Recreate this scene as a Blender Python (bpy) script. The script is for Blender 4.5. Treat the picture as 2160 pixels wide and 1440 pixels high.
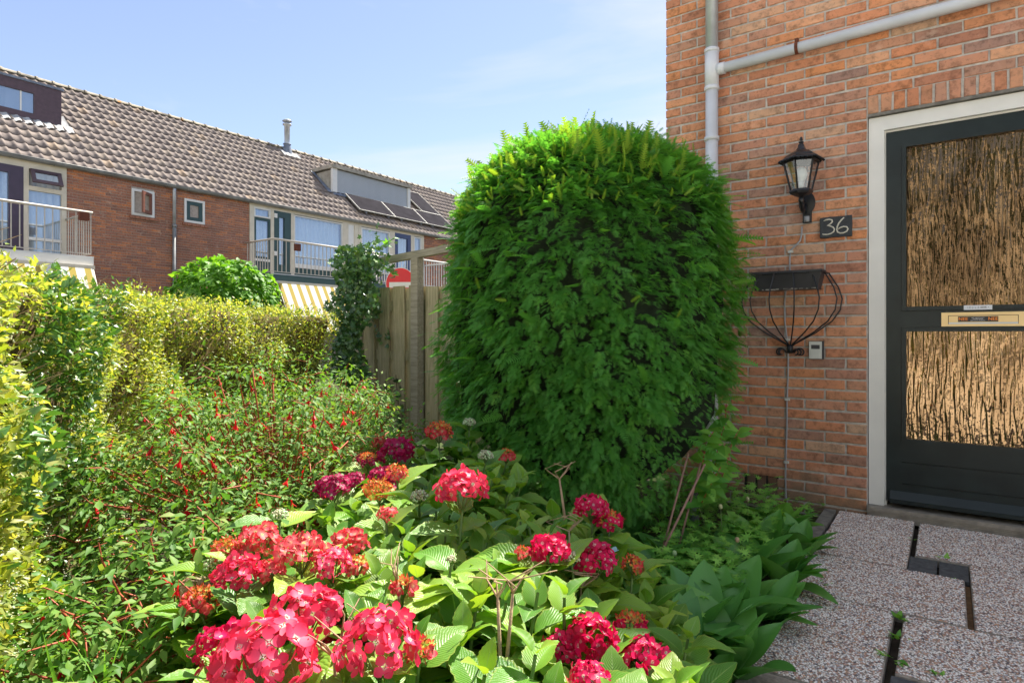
import bpy, math, random
import numpy as np
from mathutils import Vector, Matrix
random.seed(7); RNG = np.random.default_rng(7)
for o in list(bpy.data.objects): bpy.data.objects.remove(o)
S = bpy.context.scene; COL = S.collection

# ------------------------------------------------------------------ camera, world, sun
FPX, HY, CH = 1280.0, 705.0, 1.06
YAW = math.atan2(920, 1280); SN, CS = math.sin(YAW), math.cos(YAW)
cam_d = bpy.data.cameras.new('camera'); cam = bpy.data.objects.new('camera', cam_d); COL.objects.link(cam)
cam.location = (0, 0, CH); cam.rotation_euler = (math.pi/2, 0, YAW)
cam_d.sensor_width = 36; cam_d.lens = 36*FPX/2160; cam_d.shift_y = -(720-HY)/2160
cam_d.clip_start = .02; cam_d.clip_end = 500; S.camera = cam

SUN_EL, SUN_AZ = math.radians(58), math.radians(-7)     # azimuth from +Y towards +X
w = bpy.data.worlds.new('World'); S.world = w; w.use_nodes = True
nt = w.node_tree; nt.nodes.clear()
N = nt.nodes.new; L = nt.links.new
out = N('ShaderNodeOutputWorld'); bg = N('ShaderNodeBackground'); L(bg.outputs[0], out.inputs[0])
sky = N('ShaderNodeTexSky'); sky.sky_type = 'NISHITA'; sky.sun_disc = False
sky.sun_elevation = SUN_EL; sky.sun_rotation = SUN_AZ; sky.air_density = 1.0; sky.dust_density = .25; sky.ozone_density = 1.6
tc = N('ShaderNodeTexCoord'); mp = N('ShaderNodeMapping'); L(tc.outputs['Generated'], mp.inputs[0])
mp.inputs['Scale'].default_value = (1.0, 1.0, 3.6); mp.inputs['Location'].default_value = (3.1, .9, .2)
nz = N('ShaderNodeTexNoise'); nz.inputs['Scale'].default_value = 1.15; nz.inputs['Detail'].default_value = 7
nz.inputs['Roughness'].default_value = .55; nz.inputs['Distortion'].default_value = .35; L(mp.outputs[0], nz.inputs[0])
rp = N('ShaderNodeValToRGB'); rp.color_ramp.elements[0].position = .44; rp.color_ramp.elements[1].position = .60
rp.color_ramp.elements[0].color = (.10,.10,.10,1); rp.color_ramp.elements[1].color = (.95, .95, .95, 1); L(nz.outputs[0], rp.inputs[0])
mx = N('ShaderNodeMix'); mx.data_type = 'RGBA'; mx.clamp_factor = True
tn = N('ShaderNodeMix'); tn.data_type = 'RGBA'; tn.blend_type = 'MULTIPLY'; tn.inputs[0].default_value = 1; L(sky.outputs[0], tn.inputs[6]); tn.inputs[7].default_value = (.90, .82, .88, 1)
L(rp.outputs[0], mx.inputs[0]); L(tn.outputs[2], mx.inputs[6]); mx.inputs[7].default_value = (3.75, 3.9, 4.1, 1)
L(mx.outputs[2], bg.inputs[0]); bg.inputs[1].default_value = .08

sd = bpy.data.lights.new('sun', 'SUN'); sun = bpy.data.objects.new('sun', sd); COL.objects.link(sun)
sd.energy = 4.1; sd.angle = math.radians(.55); sd.color = (1, .93, .82)
sdir = Vector((math.sin(SUN_AZ)*math.cos(SUN_EL), math.cos(SUN_AZ)*math.cos(SUN_EL), math.sin(SUN_EL)))
sun.rotation_euler = sdir.to_track_quat('Z', 'Y').to_euler()
S.view_settings.view_transform = 'Standard'; S.view_settings.look = 'None'
S.view_settings.gamma = 1; S.view_settings.use_curve_mapping = False; S.view_settings.exposure = 1.65
S.render.engine = 'CYCLES'; S.cycles.max_bounces = 8; S.cycles.transparent_max_bounces = 12

# ------------------------------------------------------------------ measuring helpers (photo pixel -> place)
def rr(px): return (px-1080)/FPX
def cam2w(X, Z): return (X*CS - Z*SN, X*SN + Z*CS)
def at(px, py, Z):
    x, y = cam2w(rr(px)*Z, Z); return Vector((x, y, CH+(HY-py)/FPX*Z))
YW, DF = 4.02, 15.5
def onwall(px, py, off=0.0):
    r = rr(px); return at(px, py, (YW-off)/(SN*r+CS))
def onfac(px, py, D=DF):
    r = rr(px); return at(px, py, D/(SN-CS*r))
def onground(px, py, h=0.0): return at(px, py, (CH-h)*FPX/(py-HY))

# ------------------------------------------------------------------ materials
def new_mat(name):
    m = bpy.data.materials.new(name); m.use_nodes = True; t = m.node_tree
    return m, t, t.nodes['Principled BSDF']
def setp(b, **k):
    al = dict(rough='Roughness', metal='Metallic', spec='Specular IOR Level', ior='IOR', trans='Transmission Weight', coat='Coat Weight')
    for a, v in k.items(): b.inputs[al[a]].default_value = v
def ramp(t, cols, src, mode='LINEAR'):
    r = t.nodes.new('ShaderNodeValToRGB'); r.color_ramp.interpolation = mode
    e = r.color_ramp.elements
    while len(e) < len(cols): e.new(.5)
    for i, (p, c) in enumerate(cols): e[i].position = p; e[i].color = (*c, 1)
    t.links.new(src, r.inputs[0]); return r.outputs[0]
def noise(t, scale, detail=4, rough=.55, coord='Object', stretch=None, dist=0):
    c = t.nodes.new('ShaderNodeTexCoord'); n = t.nodes.new('ShaderNodeTexNoise')
    n.inputs['Scale'].default_value = scale; n.inputs['Detail'].default_value = detail
    n.inputs['Roughness'].default_value = rough; n.inputs['Distortion'].default_value = dist
    s = c.outputs[coord]
    if stretch:
        m = t.nodes.new('ShaderNodeMapping'); m.inputs['Scale'].default_value = stretch; t.links.new(s, m.inputs[0]); s = m.outputs[0]
    t.links.new(s, n.inputs[0]); return n.outputs[0]
def mixc(t, f, a, b, mode='MIX'):
    m = t.nodes.new('ShaderNodeMix'); m.data_type = 'RGBA'; m.blend_type = mode
    if isinstance(f, float): m.inputs[0].default_value = f
    else: t.links.new(f, m.inputs[0])
    for i, v in ((6, a), (7, b)):
        if isinstance(v, tuple): m.inputs[i].default_value = (*v, 1)
        else: t.links.new(v, m.inputs[i])
    return m.outputs[2]
def math_n(t, op, a, b=None):
    m = t.nodes.new('ShaderNodeMath'); m.operation = op
    for i, v in ((0, a), (1, b)):
        if v is None: continue
        if isinstance(v, (int, float)): m.inputs[i].default_value = v
        else: t.links.new(v, m.inputs[i])
    return m.outputs[0]
def bump(t, b, src, strength=.3, dist=.01):
    n = t.nodes.new('ShaderNodeBump'); n.inputs['Strength'].default_value = strength; n.inputs['Distance'].default_value = dist
    t.links.new(src, n.inputs['Height']); t.links.new(n.outputs[0], b.inputs['Normal'])
def attr(t, name):
    a = t.nodes.new('ShaderNodeAttribute'); a.attribute_name = name; return a
def tint_random(t):
    """per-piece value 0..1 from the mesh attribute and the object"""
    a = attr(t, 'tint').outputs['Fac']; oi = t.nodes.new('ShaderNodeObjectInfo').outputs['Random']
    return math_n(t, 'FRACT', math_n(t, 'ADD', a, oi))
def plain(name, c, rough=.6, var=.12, scale=12, bmp=.08, **k):
    m, t, b = new_mat(name); setp(b, rough=rough, **k)
    n = noise(t, scale, 5)
    lo = tuple(x*(1-var) for x in c); hi = tuple(min(1, x*(1+var)) for x in c)
    t.links.new(ramp(t, [(.3, lo), (.7, hi)], n), b.inputs['Base Color'])
    if bmp: bump(t, b, noise(t, scale*8, 3), bmp, .004)
    return m
def brickmat(name, cols, dirt=.35):
    m, t, b = new_mat(name); setp(b, rough=.9, spec=.2)
    v = tint_random(t)
    c = ramp(t, [(i/(len(cols)-1), x) for i, x in enumerate(cols)], v)
    geo = t.nodes.new('ShaderNodeNewGeometry')
    def gn(scale, det=5, rough=.6):
        n = t.nodes.new('ShaderNodeTexNoise'); n.inputs['Scale'].default_value = scale; n.inputs['Detail'].default_value = det
        n.inputs['Roughness'].default_value = rough; t.links.new(geo.outputs['Position'], n.inputs[0]); return n.outputs[0]
    n1 = ramp(t, [(.3, (.55, .55, .55)), (.5, (1, 1, 1)), (.75, (1.15, 1.1, 1.05))], gn(28))
    c = mixc(t, 1.0, c, n1, 'MULTIPLY')
    spots = ramp(t, [(.0, (.35, .33, .3)), (.33, (.4, .38, .35)), (.40, (1, 1, 1))], gn(60, 2))
    c = mixc(t, dirt, c, spots, 'MULTIPLY')
    big = ramp(t, [(.35, (.72, .72, .72)), (.65, (1.05, 1.05, 1.05))], gn(2.3, 3))
    c = mixc(t, .6, c, big, 'MULTIPLY')
    sx = t.nodes.new('ShaderNodeSeparateXYZ'); t.links.new(geo.outputs['Position'], sx.inputs[0])
    damp = math_n(t, 'ADD', sx.outputs[2], math_n(t, 'MULTIPLY', gn(5, 4), -.55))
    c = mixc(t, ramp(t, [(0,(.75,.75,.75)), (.16,(0,0,0))], math_n(t, 'ADD', damp, .22)), c, (.16,.13,.09))
    bloom = ramp(t, [(.60,(0,0,0)), (.72,(.35,.35,.35))], gn(7, 6)); c = mixc(t, bloom, c, (.62,.52,.42))
    t.links.new(c, b.inputs['Base Color']); bump(t, b, gn(110, 4, .7), .55, .004)
    return m
def leafmat(name, cols, rough=.4, transl=.35, tcol=None, spec=.5, vein=False, edge=None):
    m, t, b = new_mat(name); setp(b, rough=rough, spec=spec)
    v = tint_random(t)
    c = ramp(t, [(i/(len(cols)-1), x) for i, x in enumerate(cols)], v)
    if vein:
        uv = t.nodes.new('ShaderNodeUVMap').outputs[0]; sx = t.nodes.new('ShaderNodeSeparateXYZ'); t.links.new(uv, sx.inputs[0])
        au = math_n(t, 'ABSOLUTE', math_n(t, 'SUBTRACT', sx.outputs[0], .5))
        ph = math_n(t, 'SUBTRACT', math_n(t, 'MULTIPLY', sx.outputs[1], 52), math_n(t, 'MULTIPLY', au, 34))
        s = math_n(t, 'ABSOLUTE', math_n(t, 'SINE', ph))
        mid = math_n(t, 'LESS_THAN', au, .022)
        lat = math_n(t, 'LESS_THAN', s, .15)
        f = math_n(t, 'MAXIMUM', mid, math_n(t, 'MULTIPLY', lat, .22))
        c = mixc(t, f, c, (.22, .38, .10))
        if edge:
            e = math_n(t, 'GREATER_THAN', au, .455)
            c = mixc(t, math_n(t, 'MULTIPLY', e, .3), c, edge)
        quilt = math_n(t, 'ADD', s, math_n(t, 'MULTIPLY', noise(t, 60, 2, coord='UV'), .6))
        bump(t, b, quilt, .35, .003)
    t.links.new(c, b.inputs['Base Color'])
    tr = t.nodes.new('ShaderNodeBsdfTranslucent'); ms = t.nodes.new('ShaderNodeMixShader'); ms.inputs[0].default_value = transl
    tc_ = mixc(t, 1.0, c, tcol or (1.6, 1.5, .6), 'MULTIPLY'); t.links.new(tc_, tr.inputs[0])
    o = t.nodes['Material Output']; t.links.new(b.outputs[0], ms.inputs[1]); t.links.new(tr.outputs[0], ms.inputs[2]); t.links.new(ms.outputs[0], o.inputs[0])
    return m

M = {}
M['brick'] = brickmat('house_brick', [(.40,.19,.13), (.62,.26,.13), (.50,.25,.17), (.68,.32,.17), (.56,.36,.24), (.60,.25,.13), (.44,.25,.18), (.64,.27,.12), (.34,.21,.17), (.60,.30,.18)])
M['ventbrick'] = brickmat('vent_brick', [(.13,.06,.04), (.18,.08,.05)], .8)
M['farbrick'] = brickmat('terrace_brick', [(.30,.155,.11), (.42,.19,.12), (.36,.175,.12), (.60,.24,.11), (.40,.185,.12), (.34,.165,.12)], .2)
M['mortar'] = plain('mortar', (.46,.43,.39), .95, .25, 30, .5)
M['farmortar'] = plain('old_mortar', (.40,.34,.29), .95, .2, 20, .3)
M['white'] = plain('white_paint', (.72,.71,.67), .45, .05, 6, .05)
M['cream'] = plain('cream_paint', (.62,.56,.44), .5, .08, 6, .05)
M['greydoor'] = plain('dark_green_door_paint', (.010,.018,.019), .35, .25, 9, .05, spec=.35)
M['gapshade'] = plain('gap_shade_black', (.01,.01,.01), .6)
M['pvc'] = plain('grey_pvc', (.60,.62,.66), .35, .10, 4, .03)
M['zinc'] = plain('weathered_zinc', (.46,.49,.53), .45, .25, 5, .05, metal=.45)
M['gutter'] = plain('dull_zinc_gutter', (.22,.225,.22), .55, .3, 4, .05, metal=.3)
M['black'] = plain('black_cast_iron', (.012,.013,.016), .35, .3, 40, .2)
M['rust'] = plain('rust', (.13,.035,.015), .85, .3, 60, .4)
M['slate'] = plain('slate', (.035,.04,.045), .6, .3, 50, .6)
M['numpaint'] = plain('number_paint', (.62,.58,.48), .55, .15, 60, .2)
M['brass'] = plain('anodised_brass', (.72,.54,.28), .32, .08, 5, .02, metal=.55)
M['steel'] = plain('steel', (.45,.5,.58), .3, .05, 9, .02, metal=.7)
M['plate'] = plain('name_plate_plastic', (.68,.7,.74), .4, .03)
M['print'] = plain('black_print', (.02,.02,.02), .6)
M['stickerblack'] = plain('sticker_black', (.02,.02,.022), .4)
M['stickerorange'] = plain('sticker_orange', (.95,.28,.02), .5, .03)
M['stickerwhite'] = plain('sticker_white', (.8,.8,.8), .5, .03)
M['plasticwhite'] = plain('ivory_plastic', (.55,.56,.52), .4, .04)
M['plasticgrey'] = plain('grey_plastic', (.30,.31,.33), .4, .06)
M['plasticdark'] = plain('anthracite_plastic', (.035,.035,.04), .5, .15, 20, .2)
M['sillwood'] = plain('weathered_sill', (.27,.24,.20), .8, .3, 18, .4)
M['concrete'] = plain('concrete_edging', (.17,.16,.14), .95, .35, 25, .6)
M['darkpaver'] = plain('dark_paver', (.075,.08,.085), .9, .4, 35, .8)
M['slab'] = plain('slab_cement', (.30,.26,.22), .95, .3, 60, .5)
M['purple'] = plain('aubergine_paint', (.055,.035,.06), .35, .15, 6)
M['brownpaint'] = plain('brown_paint', (.085,.05,.06), .45, .2, 12, .1)
M['redwood'] = plain('red_brown_wood', (.17,.06,.035), .5, .2, 12, .1)
M['green'] = plain('bottle_green_paint', (.018,.055,.05), .35, .15, 6)
M['blue'] = plain('navy_paint', (.03,.05,.14), .35, .15, 6)
M['railing'] = plain('greige_railing_paint', (.52,.47,.40), .5, .08, 9)
M['shutter'] = plain('roller_shutter', (.42,.45,.48), .5, .04, 3)
M['lead'] = plain('lead_flashing', (.16,.19,.25), .6, .35, 9, .5)
M['bitumen'] = plain('pale_flashing', (.36,.37,.38), .7, .3, 9, .6)
M['cheek'] = plain('weathered_cheek', (.36,.33,.27), .8, .35, 5, .2)
M['solar'] = plain('solar_cells', (.03,.028,.034), .9, .25, 3, 0, spec=.02)
M['curtain'] = plain('net_curtain', (.62,.64,.66), .9, .05)
M['room'] = plain('dark_room', (.05,.05,.055), .9)
M['cane'] = plain('bamboo_cane', (.27,.15,.11), .6, .25, 30, .2)
M['bark'] = plain('bark', (.12,.08,.055), .9, .35, 25, .7)
M['redstem'] = plain('red_stem', (.42,.09,.045), .6, .3, 30)
M['greenstem'] = plain('green_stem', (.12,.20,.05), .6, .3, 30)
M['drystem'] = plain('dry_stem', (.42,.29,.17), .8, .25, 30, .3)
M['soil'] = plain('soil', (.035,.026,.018), 1, .4, 20, .9)
M['signred'] = plain('sign_red', (.72,.015,.02), .4, .05)
M['signwhite'] = plain('sign_white', (.75,.74,.68), .45, .05)
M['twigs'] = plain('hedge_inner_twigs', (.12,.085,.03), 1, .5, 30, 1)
M['yewcore'] = plain('yew_core_shade', (.012,.022,.008), 1, .5, 30, 1)
M['litter'] = plain('leaf_litter', (.16,.09,.04), .9, .4, 40)

def streaks(name, cols, rough, scale, stretch, bmp=.3):
    m, t, b = new_mat(name); setp(b, rough=rough, spec=.25)
    n = noise(t, scale, 6, .65, stretch=stretch, dist=.4); v = tint_random(t)
    c = ramp(t, cols, n); t2 = ramp(t, [(0, (.78,.80,.74)), (1, (1.18,1.12,1.08))], v)
    c = mixc(t, 1.0, c, t2, 'MULTIPLY'); t.links.new(c, b.inputs['Base Color']); bump(t, b, n, bmp, .006); return m
M['fence'] = streaks('weathered_fence_wood', [(.25,(.20,.19,.10)), (.5,(.40,.36,.23)), (.75,(.54,.48,.34))], .85, 9, (6, 6, .45))
M['beam'] = streaks('weathered_beam_wood', [(.25,(.18,.17,.12)), (.6,(.36,.33,.26))], .85, 9, (.6, 6, 6))
M['shed'] = streaks('timber_cladding', [(.25,(.20,.12,.07)), (.6,(.36,.22,.13))], .8, 6, (6, 6, .5))

def tilemat():
    m, t, b = new_mat('concrete_roof_tile'); setp(b, rough=.85, spec=.3)
    c = ramp(t, [(0,(.20,.165,.15)), (.35,(.235,.195,.175)), (.7,(.26,.215,.19)), (.96,(.28,.23,.19)), (1,(.34,.25,.18))], tint_random(t))
    geo = t.nodes.new('ShaderNodeNewGeometry'); n = t.nodes.new('ShaderNodeTexNoise'); n.inputs['Scale'].default_value = 9; n.inputs['Detail'].default_value = 6
    t.links.new(geo.outputs['Position'], n.inputs[0])
    c = mixc(t, 1.0, c, ramp(t, [(.3,(.72,.72,.72)), (.6,(1.1,1.1,1.1))], n.outputs[0]), 'MULTIPLY')
    t.links.new(c, b.inputs['Base Color']); return m
M['tile'] = tilemat()
def ridgemat():
    m, t, b = new_mat('lichened_ridge_tile'); setp(b, rough=.9)
    geo = t.nodes.new('ShaderNodeNewGeometry'); n = t.nodes.new('ShaderNodeTexNoise'); n.inputs['Scale'].default_value = 3.5; n.inputs['Detail'].default_value = 6
    t.links.new(geo.outputs['Position'], n.inputs[0])
    t.links.new(ramp(t, [(.35,(.12,.11,.09)), (.5,(.30,.27,.21)), (.66,(.26,.23,.16)), (.72,(.42,.18,.05))], n.outputs[0]), b.inputs['Base Color']); return m
M['ridge'] = ridgemat()
def pebblemat():
    m, t, b = new_mat('exposed_pebbles'); setp(b, rough=.55, spec=.35)
    c = ramp(t, [(0,(.88,.84,.79)), (.32,(.74,.64,.56)), (.50,(.56,.36,.28)), (.66,(.34,.19,.15)), (.75,(.13,.11,.12)), (.82,(.46,.45,.47)), (.92,(.58,.34,.20)), (.96,(.84,.82,.80))], tint_random(t), 'CONSTANT')
    t.links.new(c, b.inputs['Base Color']); return m
M['pebble'] = pebblemat()
def windowglass(name, refl, tintc=(.8,.88,1)):
    m = bpy.data.materials.new(name); m.use_nodes = True; t = m.node_tree; t.nodes.clear()
    o = t.nodes.new('ShaderNodeOutputMaterial'); g = t.nodes.new('ShaderNodeBsdfGlossy'); g.inputs['Roughness'].default_value = .02
    g.inputs[0].default_value = (*tintc, 1)
    tr = t.nodes.new('ShaderNodeBsdfTransparent'); tr.inputs[0].default_value = (.9,.94,.96,1); x = t.nodes.new('ShaderNodeMixShader'); x.inputs[0].default_value = refl
    t.links.new(tr.outputs[0], x.inputs[1]); t.links.new(g.outputs[0], x.inputs[2]); t.links.new(x.outputs[0], o.inputs[0]); return m
M['glass'] = windowglass('window_glass', .17); M['lampglass'] = windowglass('lantern_glass', .12)
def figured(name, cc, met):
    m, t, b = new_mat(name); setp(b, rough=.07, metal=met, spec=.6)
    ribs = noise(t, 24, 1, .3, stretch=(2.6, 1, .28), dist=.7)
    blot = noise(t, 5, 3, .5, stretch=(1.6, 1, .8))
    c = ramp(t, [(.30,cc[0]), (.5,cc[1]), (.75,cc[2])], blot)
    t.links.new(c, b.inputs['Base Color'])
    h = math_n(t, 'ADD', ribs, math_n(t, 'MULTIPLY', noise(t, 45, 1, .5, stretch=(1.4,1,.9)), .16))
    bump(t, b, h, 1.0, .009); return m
M['figured'] = figured('dark_figured_glass', ((.085,.052,.026), (.14,.088,.045), (.20,.13,.07)), .85); M['figured_reflect'] = figured('golden_reflection_glass', ((.22,.14,.075), (.34,.225,.125), (.46,.32,.19)), .85)  # lower pane's copy is tinted golden to paint in the ground's reflection
def awnmat():
    m, t, b = new_mat('striped_awning_cloth'); setp(b, rough=.85)
    g = t.nodes.new('ShaderNodeNewGeometry'); s = t.nodes.new('ShaderNodeSeparateXYZ'); t.links.new(g.outputs['Position'], s.inputs[0])
    f = math_n(t, 'FRACT', math_n(t, 'MULTIPLY', s.outputs[1], 1/.27)); f = math_n(t, 'LESS_THAN', f, .42)
    c = mixc(t, f, (.78,.77,.72), (.52,.40,.08)); t.links.new(c, b.inputs['Base Color'])
    tr = t.nodes.new('ShaderNodeBsdfTranslucent'); t.links.new(c, tr.inputs[0]); x = t.nodes.new('ShaderNodeMixShader'); x.inputs[0].default_value = .3
    o = t.nodes['Material Output']; t.links.new(b.outputs[0], x.inputs[1]); t.links.new(tr.outputs[0], x.inputs[2]); t.links.new(x.outputs[0], o.inputs[0]); return m
M['awning'] = awnmat()
def petalmat(name, centre, inner, outer, transl=.3):
    m, t, b = new_mat(name); setp(b, rough=.5, spec=.3)
    uv = t.nodes.new('ShaderNodeUVMap').outputs[0]; sx = t.nodes.new('ShaderNodeSeparateXYZ'); t.links.new(uv, sx.inputs[0])
    c = ramp(t, [(0, centre), (.14, centre), (.24, inner), (.8, outer)], sx.outputs[1])
    c = mixc(t, 1.0, c, ramp(t, [(0,(.75,.7,.8)), (.6,(1.05,1,1)), (1,(1.12,1.5,1.4))], tint_random(t)), 'MULTIPLY')
    t.links.new(c, b.inputs['Base Color'])
    tr = t.nodes.new('ShaderNodeBsdfTranslucent'); t.links.new(c, tr.inputs[0]); x = t.nodes.new('ShaderNodeMixShader'); x.inputs[0].default_value = transl
    o = t.nodes['Material Output']; t.links.new(b.outputs[0], x.inputs[1]); t.links.new(tr.outputs[0], x.inputs[2]); t.links.new(x.outputs[0], o.inputs[0]); return m
M['p_pink'] = petalmat('pink_sepals', (.8,.75,.6), (.80,.08,.17), (.84,.04,.11))
M['p_coral'] = petalmat('coral_sepals', (.6,.6,.3), (.78,.18,.17), (.80,.055,.085))
M['p_magenta'] = petalmat('magenta_sepals', (.85,.7,.6), (.68,.012,.11), (.72,.008,.09))
M['p_crimson'] = petalmat('crimson_sepals', (.5,.3,.3), (.36,.012,.09), (.42,.006,.08))
M['p_bud'] = petalmat('green_orange_sepals', (.45,.45,.08), (.46,.44,.07), (.80,.12,.05))
M['p_cream'] = petalmat('cream_buds', (.6,.62,.35), (.6,.62,.35), (.66,.68,.45))
M['p_dry'] = petalmat('dried_flower', (.4,.27,.16), (.42,.30,.18), (.5,.38,.26))
M['fuchsia'] = petalmat('fuchsia_red', (.85,.015,.03), (.85,.015,.03), (.8,.01,.05), .4)
M['campanula'] = petalmat('pale_blue_petal', (.6,.66,.85), (.5,.58,.85), (.55,.62,.88))
M['l_hedge'] = leafmat('privet_leaf', [(.10,.19,.02), (.26,.34,.04), (.34,.39,.05), (.42,.44,.13), (.24,.36,.06), (.44,.45,.16), (.16,.30,.05)], .38, .48, (1.7,1.5,.6), .6)
M['l_hedgegreen'] = leafmat('green_shrub_leaf', [(.05,.14,.03), (.10,.24,.045), (.08,.19,.04), (.14,.29,.06)], .34, .25, (1.5,1.5,.5), .65)
M['l_yew'] = leafmat('yew_needles', [(.07,.24,.045), (.13,.37,.07), (.10,.31,.055), (.20,.46,.07)], .5, .42, (1.5,1.5,.5), .3)
M['l_yewtip'] = leafmat('young_yew_needles', [(.16,.32,.03), (.27,.42,.045), (.21,.38,.04)], .5, .4, (1.5,1.4,.5), .35)
M['l_hyd'] = leafmat('hydrangea_leaf', [(.07,.21,.025), (.14,.33,.03), (.25,.43,.04), (.10,.27,.03), (.34,.48,.06), (.08,.23,.035), (.20,.38,.04)], .38, .30, (1.7,1.6,.5), .5, True, (.40,.36,.07))
M['l_fuch'] = leafmat('fuchsia_leaf', [(.06,.17,.025), (.12,.26,.04), (.19,.33,.06), (.08,.21,.035), (.25,.33,.08)], .55, .35, (1.5,1.5,.6), .28)
M['l_lily'] = leafmat('broad_bed_leaf', [(.07,.23,.05), (.12,.33,.06), (.09,.27,.055), (.18,.42,.07)], .38, .25, (1.5,1.6,.6), .5, False)
M['l_cut'] = leafmat('cut_leaf_ground_cover', [(.09,.28,.04), (.18,.42,.06), (.26,.52,.09)], .5, .3, (1.5,1.6,.5), .35)
M['l_ivy'] = leafmat('ivy_leaf', [(.03,.09,.03), (.05,.14,.04), (.08,.19,.045), (.15,.25,.06)], .32, .12, None, .6)
M['l_globe'] = leafmat('lime_green_tree_leaf', [(.08,.23,.022), (.13,.31,.03), (.19,.38,.045)], .5, .45, (1.6,1.5,.5), .4)
M['l_dark'] = leafmat('reflection_tree_leaf', [(.02,.06,.012), (.05,.11,.02), (.07,.13,.03)], .5, .3, None, .4)

# ------------------------------------------------------------------ mesh helpers
def mk_mesh(name, V, F, mat, tint=None, uv=None, smooth=True):
    V = np.asarray(V, np.float32).reshape(-1, 3); F = np.asarray(F, np.int32); n, k = F.shape
    me = bpy.data.meshes.new(name); me.vertices.add(len(V)); me.vertices.foreach_set('co', V.ravel())
    me.loops.add(n*k); me.loops.foreach_set('vertex_index', F.ravel())
    me.polygons.add(n); me.polygons.foreach_set('loop_start', np.arange(0, n*k, k, dtype=np.int32))
    me.polygons.foreach_set('loop_total', np.full(n, k, np.int32))
    me.update(calc_edges=True)
    me.polygons.foreach_set('use_smooth', np.full(n, smooth, bool))
    if tint is not None:
        a = me.attributes.new('tint', 'FLOAT', 'POINT'); a.data.foreach_set('value', np.asarray(tint, np.float32))
    if uv is not None:
        u = me.uv_layers.new(name='UVMap'); uv = np.asarray(uv, np.float32); u.data.foreach_set('uv', uv[F.ravel()].ravel())
    me.materials.append(mat); me.validate(); return me
def link(name, me, parent=None, loc=None, kind=None, label=None, cat=None, group=None):
    o = bpy.data.objects.new(name, me); COL.objects.link(o)
    if parent is not None: o.parent = parent
    if loc is not None: o.location = loc
    if kind: o['kind'] = kind
    if label: o['label'] = label
    if cat: o['category'] = cat
    if group: o['group'] = group
    return o
def thing(name, label, cat, loc=(0,0,0), group=None): return link(name, None, None, loc, None, label, cat, group)

BOXF = [(0,3,2,1),(4,5,6,7),(0,1,5,4),(1,2,6,5),(2,3,7,6),(3,0,4,7)]
class MB:
    """collects quads"""
    def __init__(s): s.v = []; s.f = []; s.t = []
    def add(s, V, F, t=0.0):
        b = len(s.v); s.v += [tuple(p) for p in V]; s.f += [tuple(i+b for i in f) for f in F]; s.t += [t]*len(V)
    def box(s, x0, x1, y0, y1, z0, z1, t=0.0):
        s.add([(x0,y0,z0),(x1,y0,z0),(x1,y1,z0),(x0,y1,z0),(x0,y0,z1),(x1,y0,z1),(x1,y1,z1),(x0,y1,z1)], BOXF, t); return s
    def obox(s, c, ax, ay, az, t=0.0):
        c, ax, ay, az = map(Vector, (c, ax, ay, az))
        s.add([c+sx*ax+sy*ay+sz*az for sz in (-1,1) for sx, sy in ((-1,-1),(1,-1),(1,1),(-1,1))], BOXF, t); return s
    def tube(s, pts, r, n=8, t=0.0, cap=True):
        pts = [Vector(p) for p in pts]; rs = r if isinstance(r, (list, tuple)) else [r]*len(pts)
        V = []; up = None
        for i, p in enumerate(pts):
            d = (pts[min(i+1, len(pts)-1)]-pts[max(i-1, 0)]).normalized()
            if up is None: up = d.orthogonal().normalized()
            a = (up - d*up.dot(d)).normalized(); up = a; b = d.cross(a)
            V += [p+rs[i]*(math.cos(q)*a+math.sin(q)*b) for q in (2*math.pi*k/n for k in range(n))]
        F = [(i*n+k, i*n+(k+1) % n, (i+1)*n+(k+1) % n, (i+1)*n+k) for i in range(len(pts)-1) for k in range(n)]
        if cap:
            for e, c in ((0, pts[0]), ((len(pts)-1)*n, pts[-1])):
                V.append(c); ci = len(V)-1
                F += [(e+k, ci, ci, e+(k+1) % n) if e == 0 else (e+k, e+(k+1) % n, ci, ci) for k in range(n)]
        s.add(V, F, t); return s
    def lathe(s, prof, c, n=6, a0=0.0, t=0.0):
        V = [(c[0]+r*math.cos(a0+2*math.pi*k/n), c[1]+r*math.sin(a0+2*math.pi*k/n), c[2]+z) for r, z in prof for k in range(n)]
        F = [(i*n+k, i*n+(k+1) % n, (i+1)*n+(k+1) % n, (i+1)*n+k) for i in range(len(prof)-1) for k in range(n)]
        s.add(V, F, t); return s
    def mesh(s, name, mat, smooth=False):
        me = bpy.data.meshes.new(name); fs = []
        for f in s.f:
            g = []
            for i in f:
                if not g or g[-1] != i: g.append(i)
            if g[0] == g[-1]: g.pop()
            if len(g) >= 3: fs.append(g)
        me.from_pydata(s.v, [], fs); me.update()
        a = me.attributes.new('tint', 'FLOAT', 'POINT'); a.data.foreach_set('value', s.t)
        if smooth: me.polygons.foreach_set('use_smooth', [True]*len(me.polygons))
        me.materials.append(mat); return me
    def link(s, name, mat, parent=None, smooth=False, **k): return link(name, s.mesh(name, mat, smooth), parent, **k)
def bx(name, mat, parent, *a, **k): return MB().box(*a).link(name, M[mat], parent, **k)

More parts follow.
